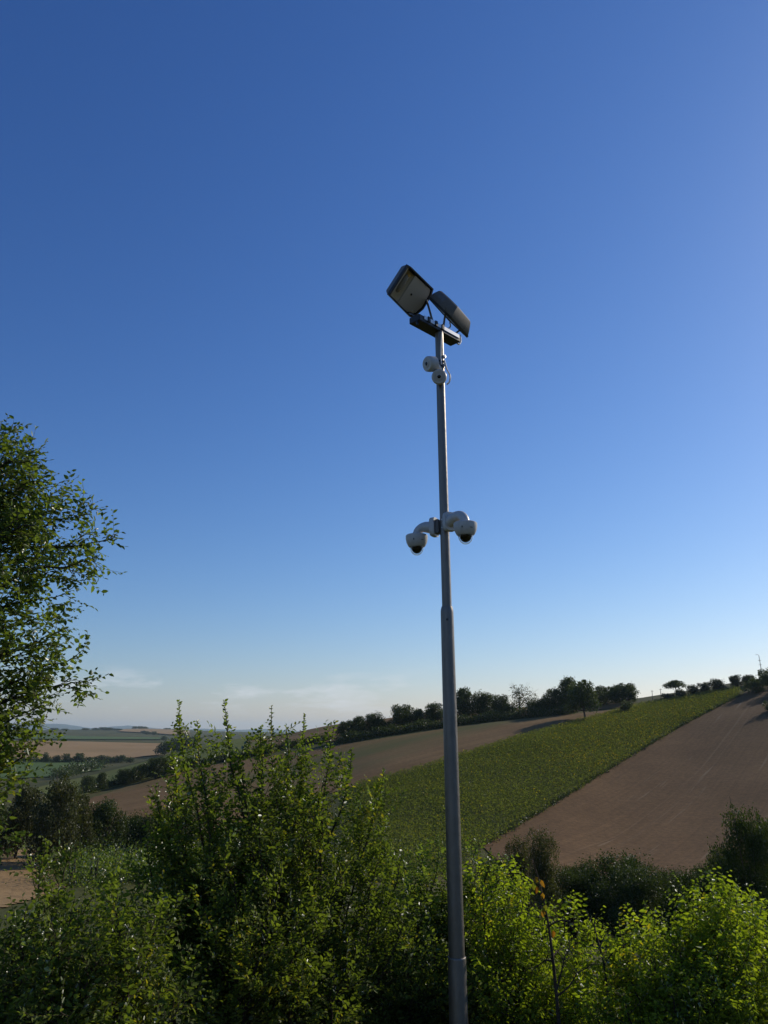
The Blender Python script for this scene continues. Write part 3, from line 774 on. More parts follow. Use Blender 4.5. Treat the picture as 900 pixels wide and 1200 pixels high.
place('mid1', 752, 1100, 1020, 90, 'rough low bush between the two dark evergreen bushes', r=41)
place('mid0', 818, 1105, 1024, 90, 'low dark bush right of the evergreens, behind the shoots of the bright shrub', r=40)
place('mid2', 868, 1105, 1010, 44, 'slender grey-green tree left of the tree at the frame edge', r=45)
place('mid1', 588, 1090, 1008, 70, 'low dark bush just right of the pole, behind the hanging-leaf shrub', r=44)
place('mid1', 922, 1110, 972, 90, 'dark tree at the right frame edge, beyond the taller frame edge tree', r=43)
place('mid1', 865, 1105, 1004, 70, 'dark bush joining the belt to the taller frame edge tree', r=42)
place('mid1', 690, 1100, 1014, 60, 'dark bush at the left shoulder of the large evergreen bush', r=46)
place('mid1', 850, 1100, 1012, 80, 'dark valley tree behind the tall shrub shoots on the right', r=44)
place('mid1', 890, 1110, 962, 84, 'dark green tree reaching up the frame edge beside the ploughed field', r=40)
place('mid0', 960, 1110, 985, 90, 'dark evergreen outside the right edge of the frame', r=43)

# ------------------------------------------------------------------ mast and posts on the ridge
steel_d, _, _ = mat('dull_grey_metal', (0.22, 0.22, 0.22), 0.6, 0.3)
wood_p, _, _ = mat('post_wood', (0.16, 0.13, 0.10), 0.9)
def ridge_mast():
    q = hit(894, 797, 200); r = math.hypot(q.x, q.y)
    root = empty('utility_pole', q, 'thin tall mast with a bent arm on the ridge skyline', 'pole')
    h = P(893, 768, r).z - q.z
    T = Tubes(); T.add([[0, 0, -.5], [-.1, 0, h * .5], [-.25, 0, h]], [.13, .10, .07], 8); link('shaft', T.mesh('shaft'), steel_d, root)
    T = Tubes(); T.add([[-.25, 0, h - .05], [-.5, 0, h + .25], [-.9, 0, h + .3], [-1.3, 0, h + .1]], [.06, .05, .05, .04], 6); link('arm', T.mesh('arm'), steel_d, root)
    for z in (h * .8, h * .62):
        bm = bmesh.new(); bmesh.ops.create_cube(bm, size=1, matrix=Matrix.Translation((-.2, 0, z)) @ Matrix.Diagonal((.9, .12, .1, 1)))
        bmesh.ops.bevel(bm, geom=bm.edges[:], offset=.02, segments=1)
        me = bpy.data.meshes.new('crossarm'); bm.to_mesh(me); bm.free(); link('crossarm', me, wood_p, root)
ridge_mast()
for px, ba, to, lb in ((765, 823, 809, 'thin post on the bare crest, nearer the crest tree clump'), (775, 822, 807, 'thin post on the bare crest, nearer the olive bushes')):
    q = hit(px, ba, 230); r = math.hypot(q.x, q.y); h = P(px, to, r).z - q.z
    root = empty('fence_post', q, lb, 'post', 'two thin posts on the crest')
    T = Tubes(); T.add([[0, 0, -.4], [0.02, 0, h * .5], [.1, 0, h]], [.09, .08, .07], 6); link('shaft', T.mesh('shaft'), wood_p, root)
    T = Tubes(); T.add([[-.3, 0, h * .93], [0, 0, h * .94], [.45, 0, h * .93]], [.05, .05, .05], 4); link('crossarm', T.mesh('crossarm'), wood_p, root)

# ------------------------------------------------------------------ near shrubs and trees, leaf by leaf
class Plant:
    def __init__(s, seed, leaf=.045, wr=.55, spacing=.024, droop=.12, hang=0.0, sides=5):
        s.g = np.random.default_rng(seed); s.T = Tubes(); s.P = []; s.D = []; s.N = []; s.L = []
        s.leaf = leaf; s.wr = wr; s.sp = spacing; s.droop = droop; s.hang = hang
    def leaves(s, pts, skip=0.12, size=1.0, pair=False):
        g = s.g
        seg = np.diff(pts, axis=0); d = np.concatenate([[0], np.cumsum(np.linalg.norm(seg, axis=1))])
        n = max(2, int(d[-1] * (1 - skip) / s.sp))
        t = np.linspace(d[-1] * skip, d[-1], n)
        Q = np.stack([np.interp(t, d, pts[:, k]) for k in range(3)], 1)
        T = unit(np.gradient(Q, axis=0))
        up = np.array([0, 0, 1.0]); ref = up + g.normal(0, .35, 3)
        if abs(T[0] @ unit(up)) > .85: ref = g.normal(size=3) * [1, 1, .2]
        Sd = unit(np.cross(T, ref)); Nn = np.cross(Sd, T)
        sg = np.where(np.arange(n) % 2 == 0, 1.0, -1.0)[:, None]
        D = T * g.uniform(.35, .8, (n, 1)) + Sd * sg * g.uniform(.7, 1.1, (n, 1)) + Nn * g.normal(0, .3, (n, 1))
        D[:, 2] -= s.hang * g.uniform(.4, 1.3, n)
        Nn = Nn + g.normal(0, .38, (n, 3))
        Lf = s.leaf * size * g.uniform(.5, 1.32, n) * np.interp(np.linspace(0, 1, n), [0, .3, .8, 1], [.8, 1.05, 1, .75])
        s.P.append(Q); s.D.append(D); s.N.append(Nn); s.L.append(Lf)
    def poly(s, p, d, length, n=6, up=.15, wig=.16):
        g = s.g; out = [np.array(p, float)]; d = unit(np.array(d, float)); st = length / (n - 1)
        for _ in range(n - 1):
            d = unit(d + g.normal(0, wig, 3) + np.array([0, 0, up])); out.append(out[-1] + d * st)
        return np.array(out)
    def side(s, T, ang):
        g = s.g; v = g.normal(size=3); v = unit(v - T * (v @ T)); return unit(T * math.cos(ang) + v * math.sin(ang))
    def limb(s, pts, r0, r1, nsec=14, sec=.5, ntw=8, tw=.24, start=.25, tipleaf=.35, up=.1, dense=1.0, fmax=.97):
        """a stem along pts with side branches carrying twigs with leaves"""
        g = s.g; k = len(pts)
        s.T.add(pts, np.linspace(r0, r1, k), 6)
        d = np.concatenate([[0], np.cumsum(np.linalg.norm(np.diff(pts, axis=0), axis=1))])
        m = max(2, int(k * (1 - tipleaf)))
        s.leaves(pts[m - 1:], .0, 1.0)
        if fmax < .95: s.leaves(pts[max(m - 4, 1):], .0, 1.05)
        nsec = int(nsec * 1.5)
        for q in range(nsec):
            f = start + (fmax - start) * (q + g.random()) / nsec
            p = np.array([np.interp(f * d[-1], d, pts[:, a]) for a in range(3)])
            i = min(int(np.searchsorted(d, f * d[-1])), k - 1); T = unit(pts[i] - pts[max(i - 1, 0)])
            ln = sec * (1.12 - .87 * f) * g.uniform(.6, 1.25)
            b = s.poly(p, s.side(T, g.uniform(.55, 1.15)), ln, 7, up, .15)
            rb = max(.0022, (r0 + (r1 - r0) * f) * .45)
            s.T.add(b[::2], np.linspace(rb, .0014, 4), 4)
            s.leaves(b[3:], .05)
            nt = max(2, int(1.5 * ntw * ln / sec * dense))
            for w in range(nt):
                h = .15 + .8 * (w + g.random()) / nt; j = h * 6; a = min(int(j), 5)
                pp = b[a] + (b[a + 1] - b[a]) * (j - a); Tb = unit(b[a + 1] - b[a])
                t_ = s.poly(pp, s.side(Tb, g.uniform(.5, 1.0)), tw * g.uniform(.5, 1.25) * (1.1 - .4 * h), 5, up * .8, .18)
                s.T.add(t_[::2], np.linspace(.0016, .0008, 3), 3)
                s.leaves(t_, .12)
    def build(s, name, loc, label, cat, leafm, barkm, group=None, wood='stems'):
        root = empty(name, loc, label, cat, group)
        off = np.array(loc)
        s.T.V = [v - off for v in s.T.V]
        link(wood, s.T.mesh(wood), barkm, root, smooth=True)
        Pp = np.concatenate(s.P) - off
        me = leaf_mesh('crown', Pp, np.concatenate(s.D), np.concatenate(s.N), np.concatenate(s.L), s.wr, .25, s.droop)
        o = link('crown', me, leafm, root); o['kind'] = 'stuff'
        return root, len(Pp)

def bez(a, c, b, n=14, g=None, wig=.0):
    t = np.linspace(0, 1, n)[:, None]; a, b, c = map(np.array, (a, b, c))
    q = (1 - t) ** 2 * a + 2 * t * (1 - t) * c + t * t * b
    if g is not None and wig:
        w = np.cumsum(g.normal(0, wig, (n, 3)), 0); w -= t * w[-1]; q = q + w
    return q

def near_ground(px, r):
    a = ray(px, 1000)[0]; x, y = r * math.sin(a), r * math.cos(a)
    return np.array([x, y, ground(x, y)])

LEAFN = 0
def shrub(name, label, px0, r, tips, seed, leafm, leaf=.045, wr=.55, r0=.022, nsec=14, sec=.55, ntw=8, tw=.24, spread=.35, rspread=.5, fill=None, hang=0., droop=.12, spacing=.0175, start=.25, up=.1, tipleaf=.3, barkm=None, cat='shrub', group=None, bow=.6, base_spread=.3):
    """several stems from one foot, each ending where a shoot ends in the photograph; fill = extra stems (px, py, r) for the body"""
    global LEAFN
    pl = Plant(seed, leaf, wr, spacing, droop, hang); g = pl.g
    foot = near_ground(px0, r)
    for k, t in enumerate(list(tips) + list(fill or [])):
        body = k >= len(tips)
        rr = t[2] if len(t) > 2 else r + g.uniform(-rspread, rspread)
        tip = np.array(P(t[0], t[1], rr))
        st = foot + np.array([g.normal(0, base_spread), g.normal(0, base_spread), -.05])
        st[2] = ground(st[0], st[1]) - .05
        c = st * .5 + tip * .5; c[:2] += (tip - st)[:2] * bow * .4; c[2] += .04 * abs(tip[2] - st[2]) + bow * .22
        q = bez(st, c, tip, 16, g, .018)
        f = .55 if body else 1
        pl.limb(q, r0 * g.uniform(.7, 1.1), .0022, nsec, sec, ntw, tw, start, tipleaf, up, 1.0, .97 if body else .90)
    o, n = pl.build(name, tuple(foot), label, cat, leafm, barkm or M['twig'], group)
    LEAFN += n
    return o

# the shrub in the middle left, shoots against the skyline
shrub('elm_shrub', 'large dark elm shrub left of the pole with upright leafy shoots crossing the skyline', 305, 6.9,
      [(210, 822), (232, 846), (263, 822), (318, 828), (306, 852), (357, 838), (393, 846), (335, 850), (412, 878), (450, 902), (176, 925), (200, 880)],
      41, M['elm'], .041, .56, .024, 17, .62, 9, .25,
      fill=[(280, 895, 6.6), (340, 905, 7.2), (380, 910, 7.0), (240, 930, 6.5), (300, 940, 6.2), (360, 960, 6.4), (420, 950, 7.3), (210, 985, 6.6), (260, 1000, 6.0), (330, 1010, 6.0), (400, 1010, 6.5), (450, 1000, 7.2), (180, 1040, 6.4), (240, 1070, 5.9), (310, 1080, 5.8), (380, 1080, 6.0), (440, 1070, 6.6), (270, 1130, 5.8), (350, 1140, 5.9), (420, 1140, 6.2), (455, 985, 7.1), (470, 1005, 7.0), (480, 1060, 6.8), (192, 945, 6.8), (172, 985, 6.7), (160, 1030, 6.5), (250, 930, 7.2), (305, 935, 7.3), (355, 945, 7.4)],
      rspread=.45, start=.18)
# foreground at lower left
shrub('elm_shrub', 'low dark elm shrub filling the lower left corner, with short green shoots', 85, 5.4,
      [(54, 988), (84, 994), (112, 1034), (32, 1062), (140, 1024), (165, 1034), (10, 1100), (190, 1045)],
      42, M['elm'], .037, .58, .02, 15, .5, 9, .22,
      fill=[(50, 1085, 5.2), (90, 1065, 5.0), (140, 1070, 5.2), (190, 1090, 5.5), (10, 1130, 4.9), (60, 1120, 4.8), (120, 1120, 4.8), (170, 1130, 5.0), (220, 1120, 5.4), (30, 1180, 4.7), (90, 1180, 4.6), (150, 1180, 4.7), (210, 1180, 5.0), (-40, 1130, 5.2), (-60, 1110, 5.4)],
      start=.2)
# behind and left of the pole
shrub('elm_shrub', 'spreading green elm shrub directly behind the steel pole', 490, 8.0,
      [(452, 1000), (475, 1010), (492, 992), (513, 978), (535, 1000), (558, 985), (574, 996), (440, 1030)],
      43, M['tree'], .043, .56, .022, 16, .6, 9, .25,
      fill=[(440, 1060, 7.6), (480, 1050, 7.5), (520, 1040, 7.8), (560, 1050, 7.8), (430, 1110, 7.1), (470, 1100, 7.0), (510, 1100, 7.2), (560, 1110, 7.4), (440, 1160, 6.9), (490, 1150, 6.9), (540, 1160, 7.0), (590, 1070, 7.9), (400, 1130, 7.2)],
      start=.2)
# right of the pole, hanging yellow-green leaves
shrub('bright_shrub', 'yellow-green shrub with hanging leaves between the pole and the dead-tipped sapling', 610, 7.6,
      [(560, 1010), (585, 1000), (603, 1008), (620, 1030), (664, 1050), (675, 1062), (690, 1085)],
      44, M['lime'], .043, .50, .02, 14, .55, 8, .24, hang=.7, droop=.2, spacing=.021,
      fill=[(570, 1060, 7.4), (610, 1070, 7.2), (650, 1090, 7.2), (690, 1120, 7.2), (570, 1110, 7.0), (610, 1120, 6.9), (650, 1130, 6.9), (590, 1160, 6.7), (640, 1170, 6.7), (680, 1170, 6.8), (720, 1110, 7.3)],
      start=.2)
# lower right, bright
shrub('bright_shrub', 'broad bright yellow-green shrub in the lower right corner with tall leafy shoots', 800, 7.2,
      [(725, 1078), (745, 1085), (768, 1075), (790, 1092), (815, 1030), (832, 1022), (846, 1024), (826, 1050), (805, 1075), (862, 1048), (880, 1045), (893, 1062), (712, 1100)],
      45, M['lime'], .043, .50, .022, 15, .55, 8, .24, hang=.6, droop=.2, spacing=.0195,
      fill=[(720, 1120, 6.9), (760, 1115, 6.9), (800, 1110, 7.0), (840, 1090, 7.1), (880, 1100, 7.1), (920, 1080, 7.3), (730, 1160, 6.5), (780, 1150, 6.5), (830, 1140, 6.6), (880, 1140, 6.7), (930, 1130, 6.9), (700, 1190, 6.3), (760, 1190, 6.3), (820, 1185, 6.3), (880, 1180, 6.4), (940, 1180, 6.6), (970, 1100, 7.2)],
      start=.2)
shrub('bright_shrub', 'twiggy shrub with pale hanging leaves at the right frame edge above the bright shrub', 905, 8.4,
      [(862, 1040), (876, 1035), (890, 1045), (905, 1030), (930, 1025)], 46, M['lime'], .05, .52, .018, 10, .5, 6, .24, hang=.8, droop=.2, spacing=.028,
      fill=[(870, 1080, 8.2), (900, 1080, 8.2), (940, 1070, 8.3)])

# tree whose crown comes in from the left edge
def edge_tree():
    global LEAFN
    pl = Plant(51, .043, .58, .019, .12, .1); g = pl.g
    foot = near_ground(-190, 5.6)
    fork = np.array(P(-170, 960, 5.6)); crown = np.array(P(-110, 640, 5.6)); top = np.array(P(-80, 520, 5.7))
    trunk = np.concatenate([bez(foot - [0, 0, .1], foot * .5 + fork * .5 + [.05, 0, 0], fork, 8, g, .01), bez(fork, fork * .5 + crown * .5 + [.1, 0, 0], crown, 8, g, .02)[1:], bez(crown, crown * .5 + top * .5, top, 6, g, .02)[1:]])
    pl.T.add(trunk, np.linspace(.085, .012, len(trunk)), 9)
    tips = [(14, 522, 5.6, .95), (40, 536, 5.4, .9), (-30, 540, 5.6, .95), (56, 566, 5.5, .8), (76, 580, 5.7, .75), (106, 602, 5.5, .7), (134, 630, 5.6, .68), (116, 652, 5.3, .62),
            (60, 622, 5.2, .7), (48, 655, 5.9, .62), (84, 692, 5.5, .52), (58, 712, 5.8, .5), (80, 736, 5.3, .5), (92, 766, 5.5, .42), (103, 798, 5.6, .4), (58, 815, 5.3, .36), (46, 848, 5.6, .3),
            (44, 872, 5.4, .28), (30, 905, 5.6, .22), (10, 620, 6.2, .75), (0, 690, 5.0, .6), (6, 770, 6.0, .45), (-10, 840, 5.0, .35),
            (-60, 590, 6.3, .8), (-80, 660, 6.4, .6), (-60, 745, 5.0, .5), (-70, 840, 6.2, .35), (-260, 590, 5.6, .8), (-300, 650, 5.2, .65), (-330, 740, 5.8, .5), (-300, 830, 5.4, .35), (-200, 540, 5.6, .9), (-180, 700, 6.8, .6), (-180, 760, 4.9, .5)]
    for px, py, r, f in tips:
        i = f * (len(trunk) - 1); a = min(int(i), len(trunk) - 2); s = trunk[a] + (trunk[a + 1] - trunk[a]) * (i - a)
        tip = np.array(P(px, py, r)); c = s * .45 + tip * .55; c[2] += .10 * np.linalg.norm(tip - s) * (1 if f > .3 else -.3)
        q = bez(s, c, tip, 14, g, .02)
        ln = np.linalg.norm(tip - s)
        pl.limb(q, .012 + .008 * ln, .002, int(6 + 4.5 * ln), .40, 9, .20, .3, .3, .05)
    o, n = pl.build('elm_tree', tuple(foot), 'elm tree whose leafy branches reach in from the left edge against the sky', 'tree', M['tree'], M['bark'], None, 'trunk')
    LEAFN += n
edge_tree()

# sapling with a dying leader and a few orange leaves
def sapling():
    pl = Plant(61, .05, .6, .05, .2, .8); g = pl.g
    foot = near_ground(655, 6.6)
    lead = np.array([P(655, 1200, 6.6), P(652, 1165, 6.6), P(648, 1125, 6.6), P(643, 1085, 6.6), P(637, 1055, 6.6), P(631, 1030, 6.6), P(624, 1006, 6.6)])
    lead = np.concatenate([[foot - [0, 0, .05], foot * .4 + lead[0] * .6], lead])
    pl.T.add(lead, np.linspace(.019, .003, len(lead)), 7)
    for a, b, n in ((3, (700, 1128), 1), (3, (668, 1100), 1), (4, (622, 1145), 1), (5, (672, 1085), 0), (4, (664, 1130), 0), (5, (630, 1062), 0)):
        s = lead[a]; t = np.array(P(*b, 6.6 + g.uniform(-.3, .3))); q = bez(s, s * .5 + t * .5 + [0, 0, .08], t, 8, g, .01)
        pl.T.add(q, np.linspace(.008, .002, 8), 5)
        for k in (3, 5):
            w = pl.poly(q[k], pl.side(unit(q[k + 1] - q[k]), .7), .16, 4); pl.T.add(w, [.003, .002, .002, .001], 4)
    for px, py in ((627, 1027), (634, 1031), (625, 1034), (636, 1046), (640, 1060), (637, 1066), (648, 1090), (629, 1038)):
        pl.P.append(np.array([P(px, py, 6.58)])); pl.D.append(np.array([[g.normal(0, .4), g.normal(0, .4), -1.]])); pl.N.append(np.array([[g.normal(0, .5), -1, .2]])); pl.L.append(np.array([.06]))
    pl.build('sapling', tuple(foot), 'thin sapling with a dying bare leader and a few orange leaves, right of the pole', 'sapling', M['sap'], M['twig'], None, 'trunk')
sapling()
def dead_stick():
    pl = Plant(62); g = pl.g
    foot = near_ground(716, 7.0)
    pts = np.array([foot - [0, 0, .05], P(714, 1180, 7), P(708, 1130, 7), P(703, 1110, 7), P(696, 1085, 7.02), P(686, 1066, 7.05)])
    T = Tubes(); T.add(pts, np.linspace(.012, .003, 6), 6)
    for a, b in ((2, (735, 1105)), (3, (715, 1092)), (4, (701, 1070))):
        t = np.array(P(*b, 7)); s = pts[a]; T.add([s, (s + t) / 2 + [0, 0, .03], t], [.006, .004, .002], 5)
    root = empty('dead_branch', tuple(foot), 'bare forked dead stick standing between the two bright shrubs', 'dead branch')
    T.V = [v - foot for v in T.V]; link('stem', T.mesh('stem'), M['bark'], root)
dead_stick()

# grass on the bank below the shrubs
def grass():
    g = np.random.default_rng(71); n = 26000
    a = g.uniform(-.75, .75, n); r = 2.5 + 14 * g.random(n) ** .8
    x, y = r * np.sin(a), r * np.cos(a); z = np.array([ground(p, q) for p, q in zip(x, y)])
    h = g.uniform(.08, .28, n); d = g.normal(0, .35, (n, 2)); w = .006
    th = g.uniform(0, 6.28, n); cx, cy = np.cos(th) * w, np.sin(th) * w
    V = np.stack([np.stack([x - cx, y - cy, z - .02], 1), np.stack([x + cx, y + cy, z - .02], 1), np.stack([x + d[:, 0] * h, y + d[:, 1] * h, z + h], 1)], 1).reshape(-1, 3)
    m, nt, b = mat('dry_grass', (0.13, 0.12, 0.05), 0.8, 0, .2)
    noise_col(m, nt, b, (0.05, 0.07, 0.02), (0.19, 0.16, 0.08), 1.2)
    o = link('grass', np_mesh('grass', V, np.arange(n * 3).reshape(-1, 3)), m)
    tag(o, 'dry grass on the bank under the shrubs', 'grass', kind='stuff')
grass()

# ------------------------------------------------------------------ the pole
def galv():
    m, nt, b = mat('galvanised_steel', (0.055, 0.053, 0.052), 0.4, 0.0, 0.5)
    b.inputs['IOR'].default_value = 2.4
    b.inputs['Specular Tint'].default_value = (1.0, 0.91, 0.80, 1)
    noise_col(m, nt, b, (0.020, 0.017, 0.015), (0.078, 0.069, 0.061), 18, 7, .3, .7, stretch=(1, 1, .35), bump=.06, bscale=60)
    N, L = nt.nodes, nt.links
    n = N.new('ShaderNodeTexNoise'); n.inputs['Scale'].default_value = 9; n.inputs['Detail'].default_value = 4
    mr = N.new('ShaderNodeMapRange'); mr.inputs['To Min'].default_value = .42; mr.inputs['To Max'].default_value = .56
    L.new(n.outputs['Fac'], mr.inputs['Value']); L.new(mr.outputs[0], b.inputs['Roughness'])
    return m
GALV = galv()
BLACKS, nt, b = mat('black_painted_steel', (0.018, 0.018, 0.019), 0.5)
HOUSING, nt, b = mat('grey_cast_aluminium', (0.12, 0.12, 0.12), 0.68, 0.0, 0.3)
noise_col(HOUSING, nt, b, (0.14, 0.135, 0.128), (0.185, 0.178, 0.17), 30, 4, bump=.05)
RIM, _, _ = mat('dark_rim_paint', (0.022, 0.022, 0.024), 0.45)
ZINC, _, _ = mat('bright_zinc_plate', (0.55, 0.55, 0.55), 0.38, 0.8)
WHITE, nt, b = mat('white_plastic', (0.5, 0.48, 0.45), 0.42)
noise_col(WHITE, nt, b, (0.45, 0.425, 0.39), (0.52, 0.495, 0.46), 40, 5, .3, .6)
CABLE, _, _ = mat('white_cable', (0.7, 0.7, 0.68), 0.5)
BLACKP, _, _ = mat('black_plastic', (0.012, 0.012, 0.013), 0.3)
DOME, _, db = mat('smoked_dome', (0.01, 0.01, 0.012), 0.05)
CLEAR = bpy.data.materials.new('clear_dome'); CLEAR.use_nodes = True
cb = CLEAR.node_tree.nodes['Principled BSDF']; cb.inputs['Transmission Weight'].default_value = 1; cb.inputs['Roughness'].default_value = .02; cb.inputs['IOR'].default_value = 1.3
GLASS, _, gb = mat('floodlight_glass', (0.02, 0.02, 0.018), 0.08)
REFL, _, _ = mat('floodlight_reflector', (0.66, 0.56, 0.42), 0.5, 0.0)
REFD, _, _ = mat('reflector_dark', (0.46, 0.385, 0.305), 0.6, 0.0)
BULB, _, _ = mat('lamp_glass', (0.26, 0.23, 0.19), 0.2)
AMBER, _, _ = mat('lamp_amber', (0.55, 0.30, 0.07), 0.3)

def lathe(prof, n=32, cap=True):
    """profile [(r, z)] -> bmesh"""
    bm = bmesh.new(); rings = []
    for r, z in prof:
        rings.append([bm.verts.new((r * math.cos(2 * math.pi * k / n), r * math.sin(2 * math.pi * k / n), z)) for k in range(n)])
    for a, b in zip(rings[:-1], rings[1:]):
        for k in range(n): bm.faces.new((a[k], a[(k + 1) % n], b[(k + 1) % n], b[k]))
    if cap:
        bm.faces.new(rings[0][::-1]); bm.faces.new(rings[-1])
    bmesh.ops.recalc_face_normals(bm, faces=bm.faces)
    return bm

def bm_obj(name, bm, m, parent=None, smooth=True, mw=None, angle=40):
    me = bpy.data.meshes.new(name)
    if mw is not None: bm.transform(mw)
    if smooth:
        for f in bm.faces: f.smooth = True
        for e in bm.edges:
            if len(e.link_faces) == 2 and e.calc_face_angle(0) > R(angle): e.smooth = False
    bm.to_mesh(me); bm.free()
    return link(name, me, m, parent)

def box(sx, sy, sz, bev=.004, mw=None):
    bm = bmesh.new(); bmesh.ops.create_cube(bm, size=1, matrix=Matrix.Diagonal((sx, sy, sz, 1)))
    if bev: bmesh.ops.bevel(bm, geom=bm.edges[:], offset=bev, segments=2, affect='EDGES')
    if mw is not None: bm.transform(mw)
    return bm

def frame(origin, x, y, z):
    m = Matrix((x, y, z)).transposed().to_4x4(); m.translation = origin; return m

# axis of the pole: foot and top, found from where it stands in the photograph
PR = 6.02
def pole_at(py):
    xs = [(1190, 537.2), (1080, 534.3), (900, 528.6), (770, 524.1), (700, 521.9), (560, 518.6), (455, 516.6), (390, 514.6)]
    ys = [a for a, b in xs][::-1]; vs = [b for a, b in xs][::-1]
    return P(float(np.interp(py, ys, vs)), py, PR)
pa, pb = pole_at(1190), pole_at(395)
ax_d = (pb - pa).normalized()
pz = lambda z: pa + ax_d * ((z - pa.z) / ax_d.z)
z_top = P(515, 386.5, PR).z; z_j1 = P(523, 711, PR).z; z_j2 = P(536, 1121, PR).z
foot = pz(ground(pa.x, pa.y)); foot.z = ground(pa.x, pa.y)
pole = empty('steel_pole', foot, 'tall stepped galvanised steel pole carrying floodlights and cameras', 'pole')
pole.rotation_mode = 'QUATERNION'; pole.rotation_quaternion = ax_d.to_track_quat('Z', 'Y')
hz = lambda z: (z - foot.z) / ax_d.z
k1, k2, kt = hz(z_j1), hz(z_j2), hz(z_top)
bm = lathe([(.0655, -.4), (.0640, k2 - .012), (.0628, k2 - .003), (.0605, k2)], 40)
bm_obj('pole_section', bm, GALV, pole)
bm = lathe([(.0560, k2 - .1), (.0560, k2 + .001), (.0500, k1 - .05), (.0492, k1 - .03), (.0425, k1)], 40)
bm_obj('pole_section', bm, GALV, pole)
bm = lathe([(.0375, k1 - .1), (.0375, k1 + .001), (.0355, kt)], 36)
bm_obj('pole_section', bm, GALV, pole)
# locking screw below the upper joint, facing the camera
tocam = Vector((-pa.x, -pa.y, 0)).normalized()
def radial(z, rad, side=0.0):
    """point on the pole's surface, side in radians from the direction of the camera (positive to the right)"""
    d = Matrix.Rotation(side, 3, 'Z') @ tocam
    return pz(z) + d * rad, d
zs = P(522, 727, PR).z
p_, d_ = radial(zs, .0498)
q = d_.to_track_quat('Z', 'Y').to_matrix().to_4x4(); q.translation = p_
inv = (Matrix.Translation(foot) @ pole.rotation_quaternion.to_matrix().to_4x4()).inverted()
bm_obj('locking_screw', lathe([(.0095, -.004), (.0095, .004), (.0055, .004), (.005, .001)], 14), BLACKP, pole, mw=inv @ q)

# crossbar (fixed to the pole head): runs from near left to far right
BARZ = P(506, 380, 6.0).z
e1, e2 = P(484, 372.5, 5.80), P(535, 401, 6.24)
bz = (e1.z + e2.z) / 2
bd = Vector((e2.x - e1.x, e2.y - e1.y, 0)); BL = bd.length; bd.normalize()
bn = Vector((bd.y, -bd.x, 0))                 # horizontal, towards near right
UPZ = Vector((0, 0, 1))
bc = Vector(((e1.x + e2.x) / 2, (e1.y + e2.y) / 2, bz))
BF = frame(bc, bd, bn, UPZ) if bd.cross(bn).z > 0 else frame(bc, bd, -bn, UPZ)
if bd.cross(bn).z <= 0: bn_l = -1
else: bn_l = 1
bm_obj('crossbar', box(BL - .03, .115, .058, .004), BLACKS, pole, mw=inv @ BF, smooth=False)
for l, o in ((.23, -.10), (.21, .15)):
    bm_obj('mounting_plate', box(l, .005, .036, .002), ZINC, pole, mw=inv @ BF @ Matrix.Translation((o, bn_l * .0602, .016)), smooth=False)
for o in (-.155, -.06, .025):
    bm_obj('clamp_strip', box(.030, .014, .050, .003), BLACKS, pole, mw=inv @ BF @ Matrix.Translation((o, bn_l * .064, .016)), smooth=False)
bm_obj('bracket_hook', lathe([(.012, 0), (.012, .05), (.007, .055)], 14), BLACKP, pole, mw=inv @ BF @ Matrix.Translation((-BL / 2 + .03, bn_l * .02, -.06)))
# cables down the head of the pole
def cable(name, pts, rad, m, parent, wi):
    q = [Vector(p) for p in pts]
    cu = np.array(q); t = np.linspace(0, len(q) - 1, 8 * len(q))
    # Catmull-Rom through the points
    out = []
    for u in t:
        i = min(int(u), len(q) - 2); f = u - i
        p0, p1, p2, p3 = cu[max(i - 1, 0)], cu[i], cu[i + 1], cu[min(i + 2, len(q) - 1)]
        out.append(.5 * ((2 * p1) + (-p0 + p2) * f + (2 * p0 - 5 * p1 + 4 * p2 - p3) * f * f + (-p0 + 3 * p1 - 3 * p2 + p3) * f ** 3))
    T = Tubes(); T.add(out, rad, 7)
    me = T.mesh(name); me.transform(wi); return link(name, me, m, parent, smooth=True)
zc = lambda py: P(515, py, PR).z
cable('cable', [radial(zc(392), .045, .5)[0], radial(zc(402), .043, .35)[0], radial(zc(412), .043, .25)[0], radial(zc(420), .044, .2)[0], radial(zc(430), .046, .3)[0]], .005, CABLE, pole, inv)
cable('cable', [radial(zc(424), .045, 1.0)[0], radial(zc(434), .060, 1.2)[0], radial(zc(442), .085, 1.25)[0], radial(zc(449), .080, 1.25)[0], radial(zc(452), .055, 1.2)[0]], .007, CABLE, pole, inv)
for py in (425, 431):
    k = hz(zc(py)); bm_obj('strap', lathe([(.037, k - .008), (.0405, k - .007), (.0405, k + .007), (.037, k + .008)], 30), BLACKP, pole)
for py, sd in ((419, 1.25), (429, 1.15)):
    p_, d_ = radial(zc(py), .042, sd); q = d_.to_track_quat('Z', 'Y').to_matrix().to_4x4(); q.translation = p_
    bm_obj('strap_buckle', box(.024, .026, .02, .004), ZINC, pole, mw=inv @ q, smooth=False)

